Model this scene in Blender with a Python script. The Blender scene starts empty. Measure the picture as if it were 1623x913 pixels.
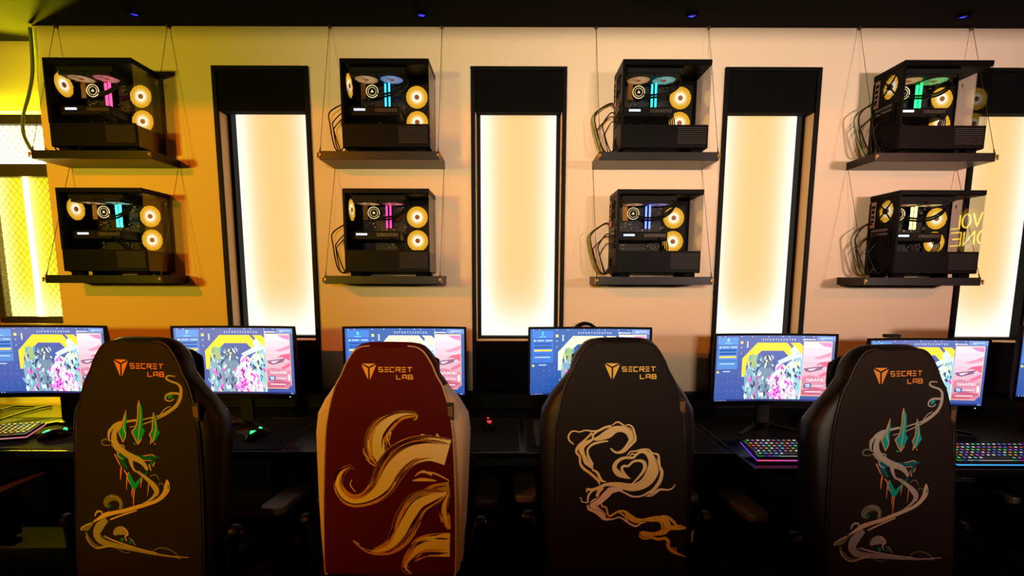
import bpy, math, random
from mathutils import Vector, Matrix
random.seed(7)
C = bpy.context.scene.collection
SC = bpy.context.scene
EYE = 1.5

# ------------------------------------------------------------------ camera
F_PX, PPX, PPY, PITCH, ROLL = 801.0, 811.5, 541.0, math.radians(7.2), math.radians(0.17)
FWD = Vector((0, math.cos(PITCH), -math.sin(PITCH)))
UPV = Vector((0, math.sin(PITCH), math.cos(PITCH)))
RGT = Vector((1, 0, 0))
cam_d = bpy.data.cameras.new('camera')
cam = bpy.data.objects.new('camera', cam_d)
C.objects.link(cam)
r_ = RGT * math.cos(ROLL) + UPV * math.sin(ROLL)
u_ = UPV * math.cos(ROLL) - RGT * math.sin(ROLL)
cam.matrix_world = Matrix(((r_.x, u_.x, -FWD.x, 0), (r_.y, u_.y, -FWD.y, 0), (r_.z, u_.z, -FWD.z, EYE), (0, 0, 0, 1)))
cam_d.sensor_width = 36
cam_d.lens = F_PX / 1623 * 36
cam_d.shift_y = (PPY - 456.5) / 1623
cam_d.clip_start = 0.05
SC.camera = cam

# ------------------------------------------------------------------ world, lights, exposure
SC.view_settings.view_transform = 'Standard'
SC.view_settings.look = 'None'
SC.view_settings.exposure = 0.0
SC.view_settings.gamma = 1.0
SC.view_settings.use_curve_mapping = False
SC.cycles.use_denoising = True
SC.cycles.max_bounces = 8
SC.cycles.transparent_max_bounces = 24
SC.cycles.sample_clamp_indirect = 4
W = bpy.data.worlds.new('world')
SC.world = W
W.use_nodes = True
W.node_tree.nodes['Background'].inputs[0].default_value = (1, .8, .6, 1)
W.node_tree.nodes['Background'].inputs[1].default_value = 0.004


def spot(name, loc, aim, col, energy, size, blend, rad):
    d = bpy.data.lights.new(name, 'SPOT')
    d.color = col
    d.energy = energy
    d.spot_size = math.radians(size)
    d.spot_blend = blend
    d.shadow_soft_size = rad
    o = bpy.data.objects.new(name, d)
    C.objects.link(o)
    o.location = loc
    o.rotation_euler = (Vector(aim) - Vector(loc)).to_track_quat('-Z', 'Y').to_euler()
    return o


def area(name, loc, aim, col, energy, sx, sy):
    d = bpy.data.lights.new(name, 'AREA')
    d.shape = 'RECTANGLE'
    d.size, d.size_y = sx, sy
    d.color = col
    d.energy = energy
    o = bpy.data.objects.new(name, d)
    C.objects.link(o)
    o.location = loc
    o.rotation_euler = (Vector(aim) - Vector(loc)).to_track_quat('-Z', 'Y').to_euler()
    return o


# two track spots behind the viewer; an unseen added ceiling beam keeps them off the top of the wall
LAMP_A = Vector((-2.6, -0.9, 2.62))
LAMP_B = Vector((3.6, -0.9, 2.62))
spot('spot_lamp_amber', LAMP_A, (-1.6, 2.73, 1.8), (1.0, .18, .0), 280, 92, 0.8, 0.04)
spot('spot_lamp_peach', LAMP_B, (1.8, 2.73, 1.9), (1.0, .28, .06), 110, 92, 0.8, 0.04)
# fill lamps added at the rear; unseen low partition added to cut their low rays
FILL = [(-3.7, (1.0, .77, .035), 20.5, -2.0, 60), (0.0, (1.0, .77, .53), 14.5, .6, 42), (3.7, (1.0, .715, .62), 19, 2.1, 50)]
for k, (x, c, e, ax, spr) in enumerate(FILL):
    area('fill_lamp_rear', (x, -2.85, 1.95), (ax, 2.73, 2.4), c, e, .5, .28).data.spread = math.radians(spr)
# yellow neon uplight behind the edge of the wall, in the recess
spot('neon_uplight', (-2.60, 2.84, EYE + .93), (-2.45, 2.35, 2.754), (1.0, .92, .01), 140, 120, 0.5, 0.02)


# ------------------------------------------------------------------ helpers


def ray(px, py):
    return FWD * F_PX + RGT * (px - PPX) + UPV * (PPY - py)


def at_y(px, py, Y):
    d = ray(px, py)
    return d * (Y / d.y) + Vector((0, 0, EYE))


def at_z(px, py, Z):
    d = ray(px, py)
    return d * ((Z - EYE) / d.z) + Vector((0, 0, EYE))


def srgb(r, g, b, k=1.0):
    def f(c):
        c /= 255
        return (c / 12.92 if c <= .04045 else ((c + .055) / 1.055) ** 2.4) * k
    return (f(r), f(g), f(b), 1)


MATS = {}


def mat(name, col=(.5, .5, .5, 1), rough=.5, metal=0, emit=None, es=1, bump=0, bscale=200, vary=0, vscale=8, coat=0, spec=.5, attr=None, attr_emit=0):
    if name in MATS:
        return MATS[name]
    m = bpy.data.materials.new(name)
    m.use_nodes = True
    nt = m.node_tree
    N, L = nt.nodes, nt.links
    b = N['Principled BSDF']
    b.inputs['Base Color'].default_value = col
    b.inputs['Roughness'].default_value = rough
    b.inputs['Metallic'].default_value = metal
    b.inputs['Coat Weight'].default_value = coat
    b.inputs['Specular IOR Level'].default_value = spec
    if emit:
        b.inputs['Emission Color'].default_value = emit
        b.inputs['Emission Strength'].default_value = es
    tc = N.new('ShaderNodeTexCoord')
    if vary:
        n = N.new('ShaderNodeTexNoise')
        n.inputs['Scale'].default_value = vscale
        n.inputs['Detail'].default_value = 4
        L.new(tc.outputs['Object'], n.inputs['Vector'])
        mx = N.new('ShaderNodeMix')
        mx.data_type = 'RGBA'
        mx.blend_type = 'MULTIPLY'
        mx.inputs['Factor'].default_value = vary
        mx.inputs[6].default_value = col
        L.new(n.outputs['Fac'], mx.inputs[7])
        L.new(mx.outputs[2], b.inputs['Base Color'])
    if attr:
        a = N.new('ShaderNodeAttribute')
        a.attribute_name = attr
        if attr_emit:
            b.inputs['Base Color'].default_value = (.01, .01, .01, 1)
            L.new(a.outputs['Color'], b.inputs['Emission Color'])
            b.inputs['Emission Strength'].default_value = attr_emit
        else:
            L.new(a.outputs['Color'], b.inputs['Base Color'])
    if bump:
        n2 = N.new('ShaderNodeTexNoise')
        n2.inputs['Scale'].default_value = bscale
        n2.inputs['Detail'].default_value = 3
        L.new(tc.outputs['Object'], n2.inputs['Vector'])
        bp = N.new('ShaderNodeBump')
        bp.inputs['Strength'].default_value = bump
        bp.inputs['Distance'].default_value = .002
        L.new(n2.outputs['Fac'], bp.inputs['Height'])
        L.new(bp.outputs['Normal'], b.inputs['Normal'])
    MATS[name] = m
    return m


class MB:
    """collects faces, builds one mesh object"""

    def __init__(s):
        s.v, s.f, s.mi, s.col = [], [], [], []
        s.cur = 0
        s.c = (1, 1, 1, 1)

    def face(s, idx):
        s.f.append(tuple(idx))
        s.mi.append(s.cur)
        s.col.append(s.c)

    def box(s, x0, x1, y0, y1, z0, z1):
        n = len(s.v)
        s.v += [(x0, y0, z0), (x1, y0, z0), (x1, y1, z0), (x0, y1, z0), (x0, y0, z1), (x1, y0, z1), (x1, y1, z1), (x0, y1, z1)]
        for q in ((0, 3, 2, 1), (4, 5, 6, 7), (0, 1, 5, 4), (1, 2, 6, 5), (2, 3, 7, 6), (3, 0, 4, 7)):
            s.face([n + i for i in q])
        return s

    def poly(s, pts):
        n = len(s.v)
        s.v += [tuple(p) for p in pts]
        s.face(range(n, n + len(pts)))
        return s

    def prism(s, pts, off):
        """polygon pts extruded by vector off, closed"""
        n, k = len(s.v), len(pts)
        off = Vector(off)
        s.v += [tuple(p) for p in pts] + [tuple(Vector(p) + off) for p in pts]
        s.face(range(n, n + k))
        s.face(range(n + 2 * k - 1, n + k - 1, -1))
        for i in range(k):
            j = (i + 1) % k
            s.face((n + j, n + i, n + k + i, n + k + j))
        return s

    def rings(s, rings, closed=True, cap=True):
        """skin a list of rings (equal point counts)"""
        n, k = len(s.v), len(rings[0])
        for r in rings:
            s.v += [tuple(p) for p in r]
        for a in range(len(rings) - 1):
            for i in range(k if closed else k - 1):
                j = (i + 1) % k
                s.face((n + a * k + i, n + a * k + j, n + (a + 1) * k + j, n + (a + 1) * k + i))
        if cap and closed:
            s.face(range(n + k - 1, n - 1, -1))
            e = n + (len(rings) - 1) * k
            s.face(range(e, e + k))
        return s

    def tube(s, pts, r, n=8, r1=None):
        pts = [Vector(p) for p in pts]
        rs = []
        up = Vector((0, 0, 1))
        for i, p in enumerate(pts):
            t = (pts[min(i + 1, len(pts) - 1)] - pts[max(i - 1, 0)]).normalized()
            a = t.cross(up)
            if a.length < 1e-3:
                a = t.cross(Vector((1, 0, 0)))
            a.normalize()
            b = t.cross(a)
            rr = r if r1 is None else r + (r1 - r) * i / (len(pts) - 1)
            rs.append([p + (a * math.cos(q * 2 * math.pi / n) + b * math.sin(q * 2 * math.pi / n)) * rr for q in range(n)])
        return s.rings(rs)

    def lathe(s, prof, c=(0, 0, 0), axis='z', n=24, a0=0):
        """profile of (radius, height) turned round an axis"""
        rs = []
        for (r, h) in prof:
            ring = []
            for q in range(n):
                a = a0 + q * 2 * math.pi / n
                u, v = r * math.cos(a), r * math.sin(a)
                p = {'z': (u, v, h), 'y': (u, h, v), 'x': (h, u, v)}[axis]
                ring.append((p[0] + c[0], p[1] + c[1], p[2] + c[2]))
            rs.append(ring)
        return s.rings(rs)

    def build(s, name, mats, parent=None, smooth=False, bevel=0, attr=False, kind=None, seg=2):
        me = bpy.data.meshes.new(name)
        me.from_pydata(s.v, [], s.f)
        mats = mats if isinstance(mats, (list, tuple)) else [mats]
        for m in mats:
            me.materials.append(m)
        if len(mats) > 1:
            me.polygons.foreach_set('material_index', s.mi)
        if smooth:
            me.polygons.foreach_set('use_smooth', [True] * len(s.f))
        if attr:
            a = me.color_attributes.new('Col', 'FLOAT_COLOR', 'CORNER')
            buf = []
            for f, c in zip(s.f, s.col):
                buf += list(c) * len(f)
            a.data.foreach_set('color', buf)
        me.update()
        o = bpy.data.objects.new(name, me)
        C.objects.link(o)
        if parent:
            o.parent = parent
        if bevel:
            md = o.modifiers.new('bevel', 'BEVEL')
            md.width = bevel
            md.segments = seg
            md.limit_method = 'ANGLE'
        if smooth and not attr:
            try:
                me.set_sharp_from_angle(angle=math.radians(42))
            except Exception:
                pass
        if kind:
            o['kind'] = kind
        return o


def tag(o, label, cat, group=None, kind=None):
    o['label'] = label
    o['category'] = cat
    if group:
        o['group'] = group
    if kind:
        o['kind'] = kind
    return o


def thing(name, label, cat, loc=(0, 0, 0), rz=0, group=None):
    o = bpy.data.objects.new(name, None)
    C.objects.link(o)
    o.location = loc
    o.rotation_euler = (0, 0, rz)
    o.empty_display_size = .05
    return tag(o, label, cat, group)


def copy_tree(o, parent=None):
    c = o.copy()
    C.objects.link(c)
    if parent:
        c.parent = parent
    for ch in list(o.children):
        copy_tree(ch, c)
    return c


def bx(name, m, parent, x0, x1, y0, y1, z0, z1, bevel=0, kind=None):
    return MB().box(x0, x1, y0, y1, z0, z1).build(name, m, parent, bevel=bevel, kind=kind)


def struct(name, mb, m):
    o = mb.build(name, m)
    o['kind'] = 'structure'
    return o


def smooth_path(pts, per=8):
    """Catmull-Rom through tuples of any length"""
    out = []
    n = len(pts)
    k = len(pts[0])
    for i in range(n - 1):
        p0, p1, p2, p3 = pts[max(i - 1, 0)], pts[i], pts[i + 1], pts[min(i + 2, n - 1)]
        for j in range(per):
            t = j / per
            out.append(tuple(.5 * (2 * p1[q] + (p2[q] - p0[q]) * t + (2 * p0[q] - 5 * p1[q] + 4 * p2[q] - p3[q]) * t * t + (3 * p1[q] - p0[q] - 3 * p2[q] + p3[q]) * t ** 3) for q in range(k)))
    out.append(tuple(pts[-1]))
    return out


def text_faces(txt, size, spacing=1.0):
    """flat triangles of a line of text, centred on the origin in x and z"""
    cu = bpy.data.curves.new('t', 'FONT')
    cu.body = txt
    cu.size = size
    cu.align_x = 'CENTER'
    cu.align_y = 'CENTER'
    cu.space_character = spacing
    cu.resolution_u = 2
    o = bpy.data.objects.new('t', cu)
    me = o.to_mesh()
    vs = [(v.co.x, v.co.y) for v in me.vertices]
    fs = [tuple(p.vertices) for p in me.polygons]
    o.to_mesh_clear()
    bpy.data.objects.remove(o)
    bpy.data.curves.remove(cu)
    return vs, fs


# ------------------------------------------------------------------ materials
M_WALL = mat('wall_paint', srgb(228, 208, 184), .75, bump=.25, bscale=120, vary=.12, vscale=3)
M_CEIL = mat('ceiling_black', srgb(26, 23, 21), .95, spec=.1, bump=.3, bscale=60, vary=.3)
M_FLOOR = mat('floor_dark', srgb(18, 15, 14), .7, spec=.2, vary=.4, bump=.2)
M_DARKWALL = mat('dark_wall', srgb(20, 17, 17), .9, spec=.1, vary=.2)
M_BLACK = mat('black_satin', srgb(5, 4, 4), .5, spec=.08, vary=.15)
M_BLACKMATT = mat('black_matt', srgb(5, 4, 4), .85, spec=.1, vary=.2)
M_SHELF = mat('black_laminate', srgb(13, 10, 9), .36, spec=.28, vary=.35, vscale=30, bump=.15)
M_TAN = mat('reveal_paint', srgb(225, 190, 135), .6, vary=.1)
M_STEEL = mat('steel_wire', srgb(170, 160, 150), .3, 1, vary=.1)
M_BRASS = mat('brass_clip', srgb(150, 115, 60), .35, 1, vary=.1)
M_CASE = mat('case_black', srgb(5, 4, 4), .42, spec=.07, vary=.15, bump=.05, bscale=400)
M_CASEIN = mat('case_inside', srgb(8, 7, 8), .6, spec=.3, vary=.3, vscale=60)
M_BOARD = mat('circuit_board', srgb(16, 15, 17), .5, vary=.6, vscale=120)
M_PLASTIC = mat('black_plastic', srgb(6, 5, 6), .45, spec=.18, vary=.15)
M_CABLE = mat('black_cable', srgb(7, 7, 7), .5, spec=.3, vary=.1)
M_GREEN = mat('green_cable', srgb(60, 130, 40), .45, vary=.1)
M_GREYMET = mat('grey_metal', srgb(120, 115, 110), .4, .9, vary=.3, vscale=60)
M_DESK = mat('desk_laminate', srgb(8, 6, 5), .24, spec=.5, vary=.3, vscale=20, bump=.1)
M_PAD = mat('mousepad_cloth', srgb(14, 11, 10), .85, spec=.15, vary=.4, vscale=10, bump=.2, bscale=900)
M_PADEDGE = mat('pad_stitching', srgb(70, 62, 55), .7, vary=.2)


def glass_mat():
    m = bpy.data.materials.new('tinted_glass')
    m.use_nodes = True
    nt = m.node_tree
    N, L = nt.nodes, nt.links
    N.remove(N['Principled BSDF'])
    tr = N.new('ShaderNodeBsdfTransparent')
    tr.inputs[0].default_value = (.92, .92, .92, 1)
    gl = N.new('ShaderNodeBsdfGlossy')
    gl.inputs['Roughness'].default_value = .01
    fr = N.new('ShaderNodeFresnel')
    fr.inputs['IOR'].default_value = 1.5
    mx = N.new('ShaderNodeMixShader')
    ge = N.new('ShaderNodeNewGeometry')
    ma = N.new('ShaderNodeMath')
    ma.operation = 'MULTIPLY_ADD'          # the pane's inner faces reflect like its outer ones
    ma.inputs[1].default_value = 1 / 1.8 - 1.8
    ma.inputs[2].default_value = 1.8
    L.new(ge.outputs['Backfacing'], ma.inputs[0])
    L.new(ma.outputs[0], fr.inputs['IOR'])
    L.new(fr.outputs[0], mx.inputs[0])
    L.new(tr.outputs[0], mx.inputs[1])
    L.new(gl.outputs[0], mx.inputs[2])
    L.new(mx.outputs[0], N['Material Output'].inputs[0])
    return m


M_GLASS = glass_mat()


def ramp_emit(name, stops, radius, axis_mask, strength=1.0):
    """self-lit plastic whose colour runs with the distance from the lamp's own centre"""
    m = bpy.data.materials.new(name)
    m.use_nodes = True
    nt = m.node_tree
    N, L = nt.nodes, nt.links
    b = N['Principled BSDF']
    b.inputs['Base Color'].default_value = (.03, .025, .02, 1)
    b.inputs['Specular IOR Level'].default_value = .1
    tc = N.new('ShaderNodeTexCoord')
    mul = N.new('ShaderNodeVectorMath')
    mul.operation = 'MULTIPLY'
    mul.inputs[1].default_value = tuple(a / radius for a in axis_mask)
    ln = N.new('ShaderNodeVectorMath')
    ln.operation = 'LENGTH'
    cr = N.new('ShaderNodeValToRGB')
    el = cr.color_ramp.elements
    while len(el) < len(stops):
        el.new(.5)
    for e, (p, c) in zip(el, stops):
        e.position = p
        e.color = c
    L.new(tc.outputs['Object'], mul.inputs[0])
    L.new(mul.outputs[0], ln.inputs[0])
    L.new(ln.outputs['Value'], cr.inputs[0])
    L.new(cr.outputs[0], b.inputs['Emission Color'])
    b.inputs['Emission Strength'].default_value = strength
    return m


M_FAN = ramp_emit('fan_glow', [(0, (1.4, 1.25, 1.0, 1)), (.36, (1.4, 1.22, .9, 1)), (.55, (1.1, .68, .16, 1)), (.72, (.95, .49, .025, 1)), (1, (.85, .40, .012, 1))], .056, (1, 1, 1), 1.15)
M_FANHUB = mat('fan_hub', srgb(150, 90, 50), .5, emit=srgb(170, 90, 40), es=.5)
M_RING = mat('pump_ring_glow', (.2, .2, .2, 1), .4, emit=srgb(255, 225, 160), es=1.6)


def panel_mat(name, hx, hz, mid, edge, wx=.075, wz=.16):
    """edge-lit diffuser sheet: LED strips run along its borders, so it glows more there"""
    m = bpy.data.materials.new(name)
    m.use_nodes = True
    nt = m.node_tree
    N, L = nt.nodes, nt.links
    b = N['Principled BSDF']
    b.inputs['Base Color'].default_value = (.06, .05, .04, 1)
    b.inputs['Roughness'].default_value = .5
    b.inputs['Specular IOR Level'].default_value = .1
    tc = N.new('ShaderNodeTexCoord')
    sp = N.new('ShaderNodeSeparateXYZ')
    L.new(tc.outputs['Object'], sp.inputs[0])

    def mth(op, a, bb=None, c=None):
        n = N.new('ShaderNodeMath')
        n.operation = op
        for i, q in enumerate((a, bb, c)):
            if q is None:
                continue
            if isinstance(q, (int, float)):
                n.inputs[i].default_value = q
            else:
                L.new(q, n.inputs[i])
        return n.outputs[0]

    def edge_fac(out, h, w):
        d = mth('SUBTRACT', h, mth('ABSOLUTE', out))
        return mth('EXPONENT', mth('MULTIPLY', mth('POWER', mth('DIVIDE', mth('MAXIMUM', d, 0.0), w), 1.6), -1.0))
    fx = edge_fac(sp.outputs[0], hx, wx)
    low = mth('ADD', sp.outputs[2], hz)
    fz = mth('EXPONENT', mth('MULTIPLY', mth('POWER', mth('DIVIDE', mth('MAXIMUM', low, 0.0), wz), 1.6), -1.0))
    fac = mth('MINIMUM', mth('ADD', fx, fz), 1.0)
    mx = N.new('ShaderNodeMix')
    mx.data_type = 'RGBA'
    L.new(fac, mx.inputs['Factor'])
    mx.inputs[6].default_value = mid
    mx.inputs[7].default_value = edge
    L.new(mx.outputs[2], b.inputs['Emission Color'])
    b.inputs['Emission Strength'].default_value = 1.0
    return m


# ------------------------------------------------------------------ the room
WY = 2.73            # front of the main wall
CZ = EYE + 1.254     # ceiling
PANEL_X = [-1.287, .031, 1.327, 2.617]
PH = .246
PTOP = EYE + 1.063
JAMB = -2.432
struct('floor', MB().box(-4.2, 4.6, -3.2, 3.1, -.1, 0), M_FLOOR)
struct('ceiling', MB().box(-4.2, 4.6, -3.2, 3.1, CZ, CZ + .1), M_CEIL)
wb = MB()
edges = [JAMB] + [e for x in PANEL_X for e in (x - PH, x + PH)] + [4.5]
for i in range(0, len(edges), 2):
    wb.box(edges[i], edges[i + 1], WY, WY + .17, 0, CZ)
for x in PANEL_X:
    wb.box(x - PH, x + PH, WY, WY + .17, PTOP, CZ)
struct('wall_back', wb, M_WALL)
struct('wall_bay', MB().box(-4.2, 4.6, 2.90, 3.0, 0, CZ), M_WALL)
struct('wall_left', MB().box(-4.2, -4.1, -3.2, 3.0, 0, CZ), M_DARKWALL)
struct('wall_right', MB().box(4.5, 4.6, -3.2, 3.0, 0, CZ), M_DARKWALL)
struct('wall_rear', MB().box(-4.2, 4.6, -3.2, -3.1, 0, CZ), M_DARKWALL)
struct('shade_partition', MB().box(-3.6, 4.1, -.68, -.60, 0, 1.22), M_DARKWALL)  # unseen partition behind the viewer, added to block low light from the rear
struct('shade_beam_1', MB().box(-4.1, 4.5, .80, 1.0, 2.50, CZ), M_CEIL)       # unseen ceiling beam, added to keep the spots off the wall top

# ------------------------------------------------------------------ backlit wall panels
M_DIFF = panel_mat('warm_diffuser', .2035, .60, (.98, .625, .24, 1), (1.25, 1.13, .96, 1), .072, .15)
where = ['between the first and second columns of computers from the left end',
         'in the middle of the wall',
         'between the third and fourth columns of computers',
         'cut by the right border behind the last computers']


def light_panel(i, x):
    t = thing('light_panel', 'backlit wall panel ' + where[i], 'light panel', (x, WY, 0), 0, 'backlit wall panels')
    f = MB()
    z0 = .55
    for s in (-1, 1):
        a, b = sorted((s * PH, s * .2235))
        f.box(a, b, -.015, .16, z0, PTOP)
    f.box(-.2235, .2235, -.015, .16, PTOP - .02, PTOP)
    f.build('outer_frame', M_BLACK, t, bevel=.002)
    bx('header_board', M_BLACKMATT, t, -.2235, .2235, -.005, .05, EYE + .844, PTOP - .02)
    bx('lower_board', M_BLACKMATT, t, -.2235, .2235, -.005, .15, z0, EYE - .343)
    rv = MB()
    for s in (-1, 1):
        a, b = sorted((s * .2234, s * .2215))
        rv.box(a, b, -.004, .07, EYE - .339, EYE + .844)
    rv.box(-.2215, .2215, -.004, .075, EYE - .343, EYE - .339)
    rv.build('reveal', M_TAN, t)
    g = MB()
    for s in (-1, 1):
        a, b = sorted((s * .2215, s * .2035))
        g.box(a, b, .07, .13, EYE - .339, EYE + .86)
    g.box(-.2035, .2035, .075, .13, EYE - .339, EYE - .326)
    g.build('inner_frame', M_BLACK, t)
    d = bx('diffuser', M_DIFF, t, -.2035, .2035, -.005, .005, -.60, .60)
    d.location = (0, .125, EYE + .275)


for i, x in enumerate(PANEL_X):
    light_panel(i, x)

# ------------------------------------------------------------------ yellow neon bay on the left
M_YEL = panel_mat('yellow_diffuser', .21, .385, (1.0, .80, .003, 1), (2.2, 1.9, .5, 1), .05, .10)
M_YELTOP = panel_mat('pale_yellow_diffuser', .21, .105, (2.2, 2.0, .9, 1), (2.4, 2.3, 1.6, 1), .10, .10)
M_TUBE = mat('led_tube', (1, 1, .8, 1), .3, emit=(1, .86, .22, 1), es=60)
t = thing('light_panel', 'yellow lit panel with wire mesh and glowing tube in the left recess', 'light panel', (-2.65, 2.90, 0))
zs = dict(top1=EYE + .865, top0=EYE + .814, mid1=EYE + .606, mid0=EYE + .539, bot1=EYE - .227, bot0=EYE - .262)
fr = MB()
for a, b in (('top0', 'top1'), ('mid0', 'mid1'), ('bot0', 'bot1')):
    fr.box(-.21, .21, -.05, -.002, zs[a], zs[b])
fr.box(-.245, -.21, -.05, -.002, zs['bot0'], zs['top1'])
fr.build('frame', mat('olive_frame', srgb(45, 40, 12), .5, vary=.2), t, bevel=.002)
d = bx('upper_diffuser', M_YELTOP, t, -.21, .21, -.004, .004, -.104, .104)
d.location = (0, -.008, EYE + .71)
d = bx('lower_diffuser', M_YEL, t, -.21, .21, -.004, .004, -.383, .383)
d.location = (0, -.008, EYE + .156)
MB().tube([(-.035, -.028, zs['bot1'] + .005), (-.035, -.028, zs['mid0'] - .005)], .011, 10).build('led_tube', M_TUBE, t, smooth=True)
ms = MB()
for zz0, zz1 in ((zs['top0'], zs['mid1']), (zs['mid0'], zs['bot1'])):
    lo, hi = min(zz0, zz1), max(zz0, zz1)
    for s in (-1, 1):
        k = -1.2
        while k < 1.2:
            # line x*s*1.1 + z = c, clipped to the opening
            pts = []
            for z in (lo, hi):
                x = s * (z - lo - k) / 1.3
                pts.append([x, z])
            (xa, za), (xb, zb) = pts
            if xa != xb:
                t0, t1 = sorted(((-.208 - xa) / (xb - xa), (.208 - xa) / (xb - xa)))
                t0, t1 = max(0, t0), min(1, t1)
                if t1 - t0 > .01:
                    ms.tube([(xa + (xb - xa) * t0, -.045, za + (zb - za) * t0), (xa + (xb - xa) * t1, -.045, za + (zb - za) * t1)], .0012, 4)
            k += .045
ms.build('wire_mesh', mat('mesh_wire', srgb(150, 130, 40), .5, .5), t, kind='stuff')
MB().tube([(-.23, -.035, zs['top1'] + .012), (.20, -.035, zs['top1'] + .012)], .008, 8).build('top_light_strip', mat('yellow_strip', (1, 1, .3, 1), .4, emit=(1, .95, .01, 1), es=50), t, smooth=True)
MB().tube([(-.23, -.06, EYE - .345), (.20, -.06, EYE - .345)], .008, 8).build('bottom_fill_strip', mat('yellow_strip_low', (1, 1, .3, 1), .4, emit=(1, .9, .01, 1), es=330), t, smooth=True)  # glowing strip added under the sill to throw yellow on the desk
bx('sill', mat('yellow_sill', srgb(200, 180, 60), .5, vary=.1), t, -.245, .21, -.10, -.002, EYE - .33, EYE - .264)

# green cable hanging at the edge of the wall
cp = [at_y(*p) for p in ((46, 46, 2.71), (49, 80, 2.71), (50, 120, 2.71), (44, 155, 2.70), (36, 185, 2.69), (36, 212, 2.68), (44, 232, 2.66), (53, 243, 2.64))]
o = MB().tube([Vector(p) for p in smooth_path([tuple(p) for p in cp], 6)], .008, 8).build('hanging_cable', mat('olive_cable', srgb(95, 110, 30), .5, vary=.1), smooth=True)
tag(o, 'thick green cable hanging down the edge of the wall beside the yellow recess', 'cable')

# ------------------------------------------------------------------ ceiling spot fixtures with a faint blue lens
M_BLUE = mat('blue_lens', (.01, .01, .05, 1), .2, emit=(.03, .03, .8, 1), es=.9)
ceil_lbl = ['above the first computer column', 'left of the middle panel', 'above the third computer column', 'near the right end']
for k, px in enumerate((233, 672, 1085, 1500)):
    p = at_y(px, 39, 2.69)
    t = thing('ceiling_spot', 'small black ceiling spot with a faint blue lens ' + ceil_lbl[k], 'lamp', (p.x, 2.60, CZ), 0, 'ceiling spots')
    MB().lathe([(.030, -.0005), (.030, -.012), (.022, -.014), (.020, -.006)], n=20).build('housing', M_BLACKMATT, t, smooth=True)
    MB().lathe([(.019, -.006), (.010, -.010), (.001, -.012)], n=16).build('lens', M_BLUE, t, smooth=True)
for k, (x, c, e, ax, spr) in enumerate(FILL):  # boxes around the added rear fill lamps, out of view
    t = thing('fill_lamp_box', 'added black fill lamp box on the rear wall, %s of three' % ('left', 'middle', 'right')[k], 'lamp', (x, -3.095, 1.95))
    MB().box(-.28, .28, 0, .20, .16, .18).box(-.28, .28, 0, .20, -.18, -.16).box(-.28, -.26, 0, .20, -.16, .16).box(.26, .28, 0, .20, -.16, .16).box(-.26, .26, 0, .02, -.16, .16).build('housing', M_BLACKMATT, t)
for nm, p, c in (('amber', LAMP_A, 'amber'), ('peach', LAMP_B, 'peach')):
    t = thing('track_light', 'black track spotlight on the ceiling throwing %s light at the wall' % c, 'lamp', (p.x, p.y - .12, CZ))
    MB().lathe([(.02, -.0005), (.02, -.05), (.008, -.055), (.008, -.09)], n=16).build('mount', M_BLACK, t, smooth=True)
    MB().lathe([(.03, -.16), (.055, -.10), (.055, .06), (.045, .06), (.040, -.06)], (0, 0, -.135), 'y', 20).build('lamp_head', M_BLACK, t, smooth=True)

# ------------------------------------------------------------------ hanging shelves
SHELF_X = [-2.02, -.640, .702, 2.028]
SHELF_Z = {'upper': EYE + .599, 'lower': EYE + .006}
YF = 2.515
col_words = ['first', 'second', 'third', 'fourth']


def shelf(ci, row):
    x, z = SHELF_X[ci], SHELF_Z[row]
    t = thing('hanging_shelf', 'black %s shelf hung on steel wires, %s column of computers from the left' % (row, col_words[ci]), 'shelf', (x, WY, z), 0, 'wire hung shelves')
    bx('board', M_SHELF, t, -.288, .288, YF - WY, -.001, -.04, 0, bevel=.0015)
    ztop = CZ - z - .004 if row == 'upper' else EYE + .559 - z - .001
    for s in (-1, 1):
        a = Vector((s * .283, YF - WY - .003, -.022))
        b = Vector((s * .283, -.012, ztop))
        MB().tube([a, b], .0013, 6).build('suspension_wire', M_STEEL, t)
        k = MB()
        k.tube([a + Vector((s * .008, -.004, .012)), a + Vector((s * .008, -.004, -.012))], .0042, 8)
        d = (b - a).normalized()
        k.tube([a + d * .0, a + d * .045], .004, 8, .0022)
        k.lathe([(.006, -.003), (.006, .003)], tuple(a + Vector((0, 0, .004))), 'y', 12)
        k.build('wire_clip', M_BRASS, t, smooth=True)
        if row == 'upper':
            MB().lathe([(.007, 0), (.007, -.012), (.003, -.016)], tuple(b + Vector((0, 0, .004))), 'z', 10).build('ceiling_hook', M_STEEL, t, smooth=True)
    return t


for ci in range(4):
    for row in ('upper', 'lower'):
        shelf(ci, row)

# ------------------------------------------------------------------ gaming computers
PW, PD, PHT = .42, .205, .42
M_GOLDHS = mat('heatsink', srgb(190, 140, 70), .35, .8, vary=.3)
M_LOGO = mat('card_light', (.1, .1, .15, 1), .4, emit=(.62, .72, 1, 1), es=2.6)
M_WHITEMARK = mat('white_print', srgb(210, 205, 200), .5)
M_LABEL = mat('port_label', srgb(190, 160, 145), .6, vary=.5, vscale=90)
M_ORANGE = mat('orange_plug', srgb(225, 110, 40), .5, vary=.1)
M_MESHP = mat('grille_wire', srgb(30, 27, 25), .4)


def fan_blades(n=9, r=.055):
    """swept blades in the local xz plane, axis y"""
    b = MB()
    for q in range(n):
        a0 = q * 2 * math.pi / n
        rings = []
        for i in range(7):
            rr = .012 + (r - .012) * i / 6
            sw = .5 * (i / 6) ** 1.3
            w = (2 * math.pi / n) * .56
            row = []
            for s, yy in ((-1, -.0045), (0, -.0025), (1, -.0005)):
                a = a0 + sw + s * w
                row.append((rr * math.cos(a), yy, rr * math.sin(a)))
            for s, yy in ((1, .0005), (-1, -.0035)):
                a = a0 + sw + s * w
                row.append((rr * math.cos(a), yy, rr * math.sin(a)))
            rings.append(row)
        b.rings(rings)
    return b


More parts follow.
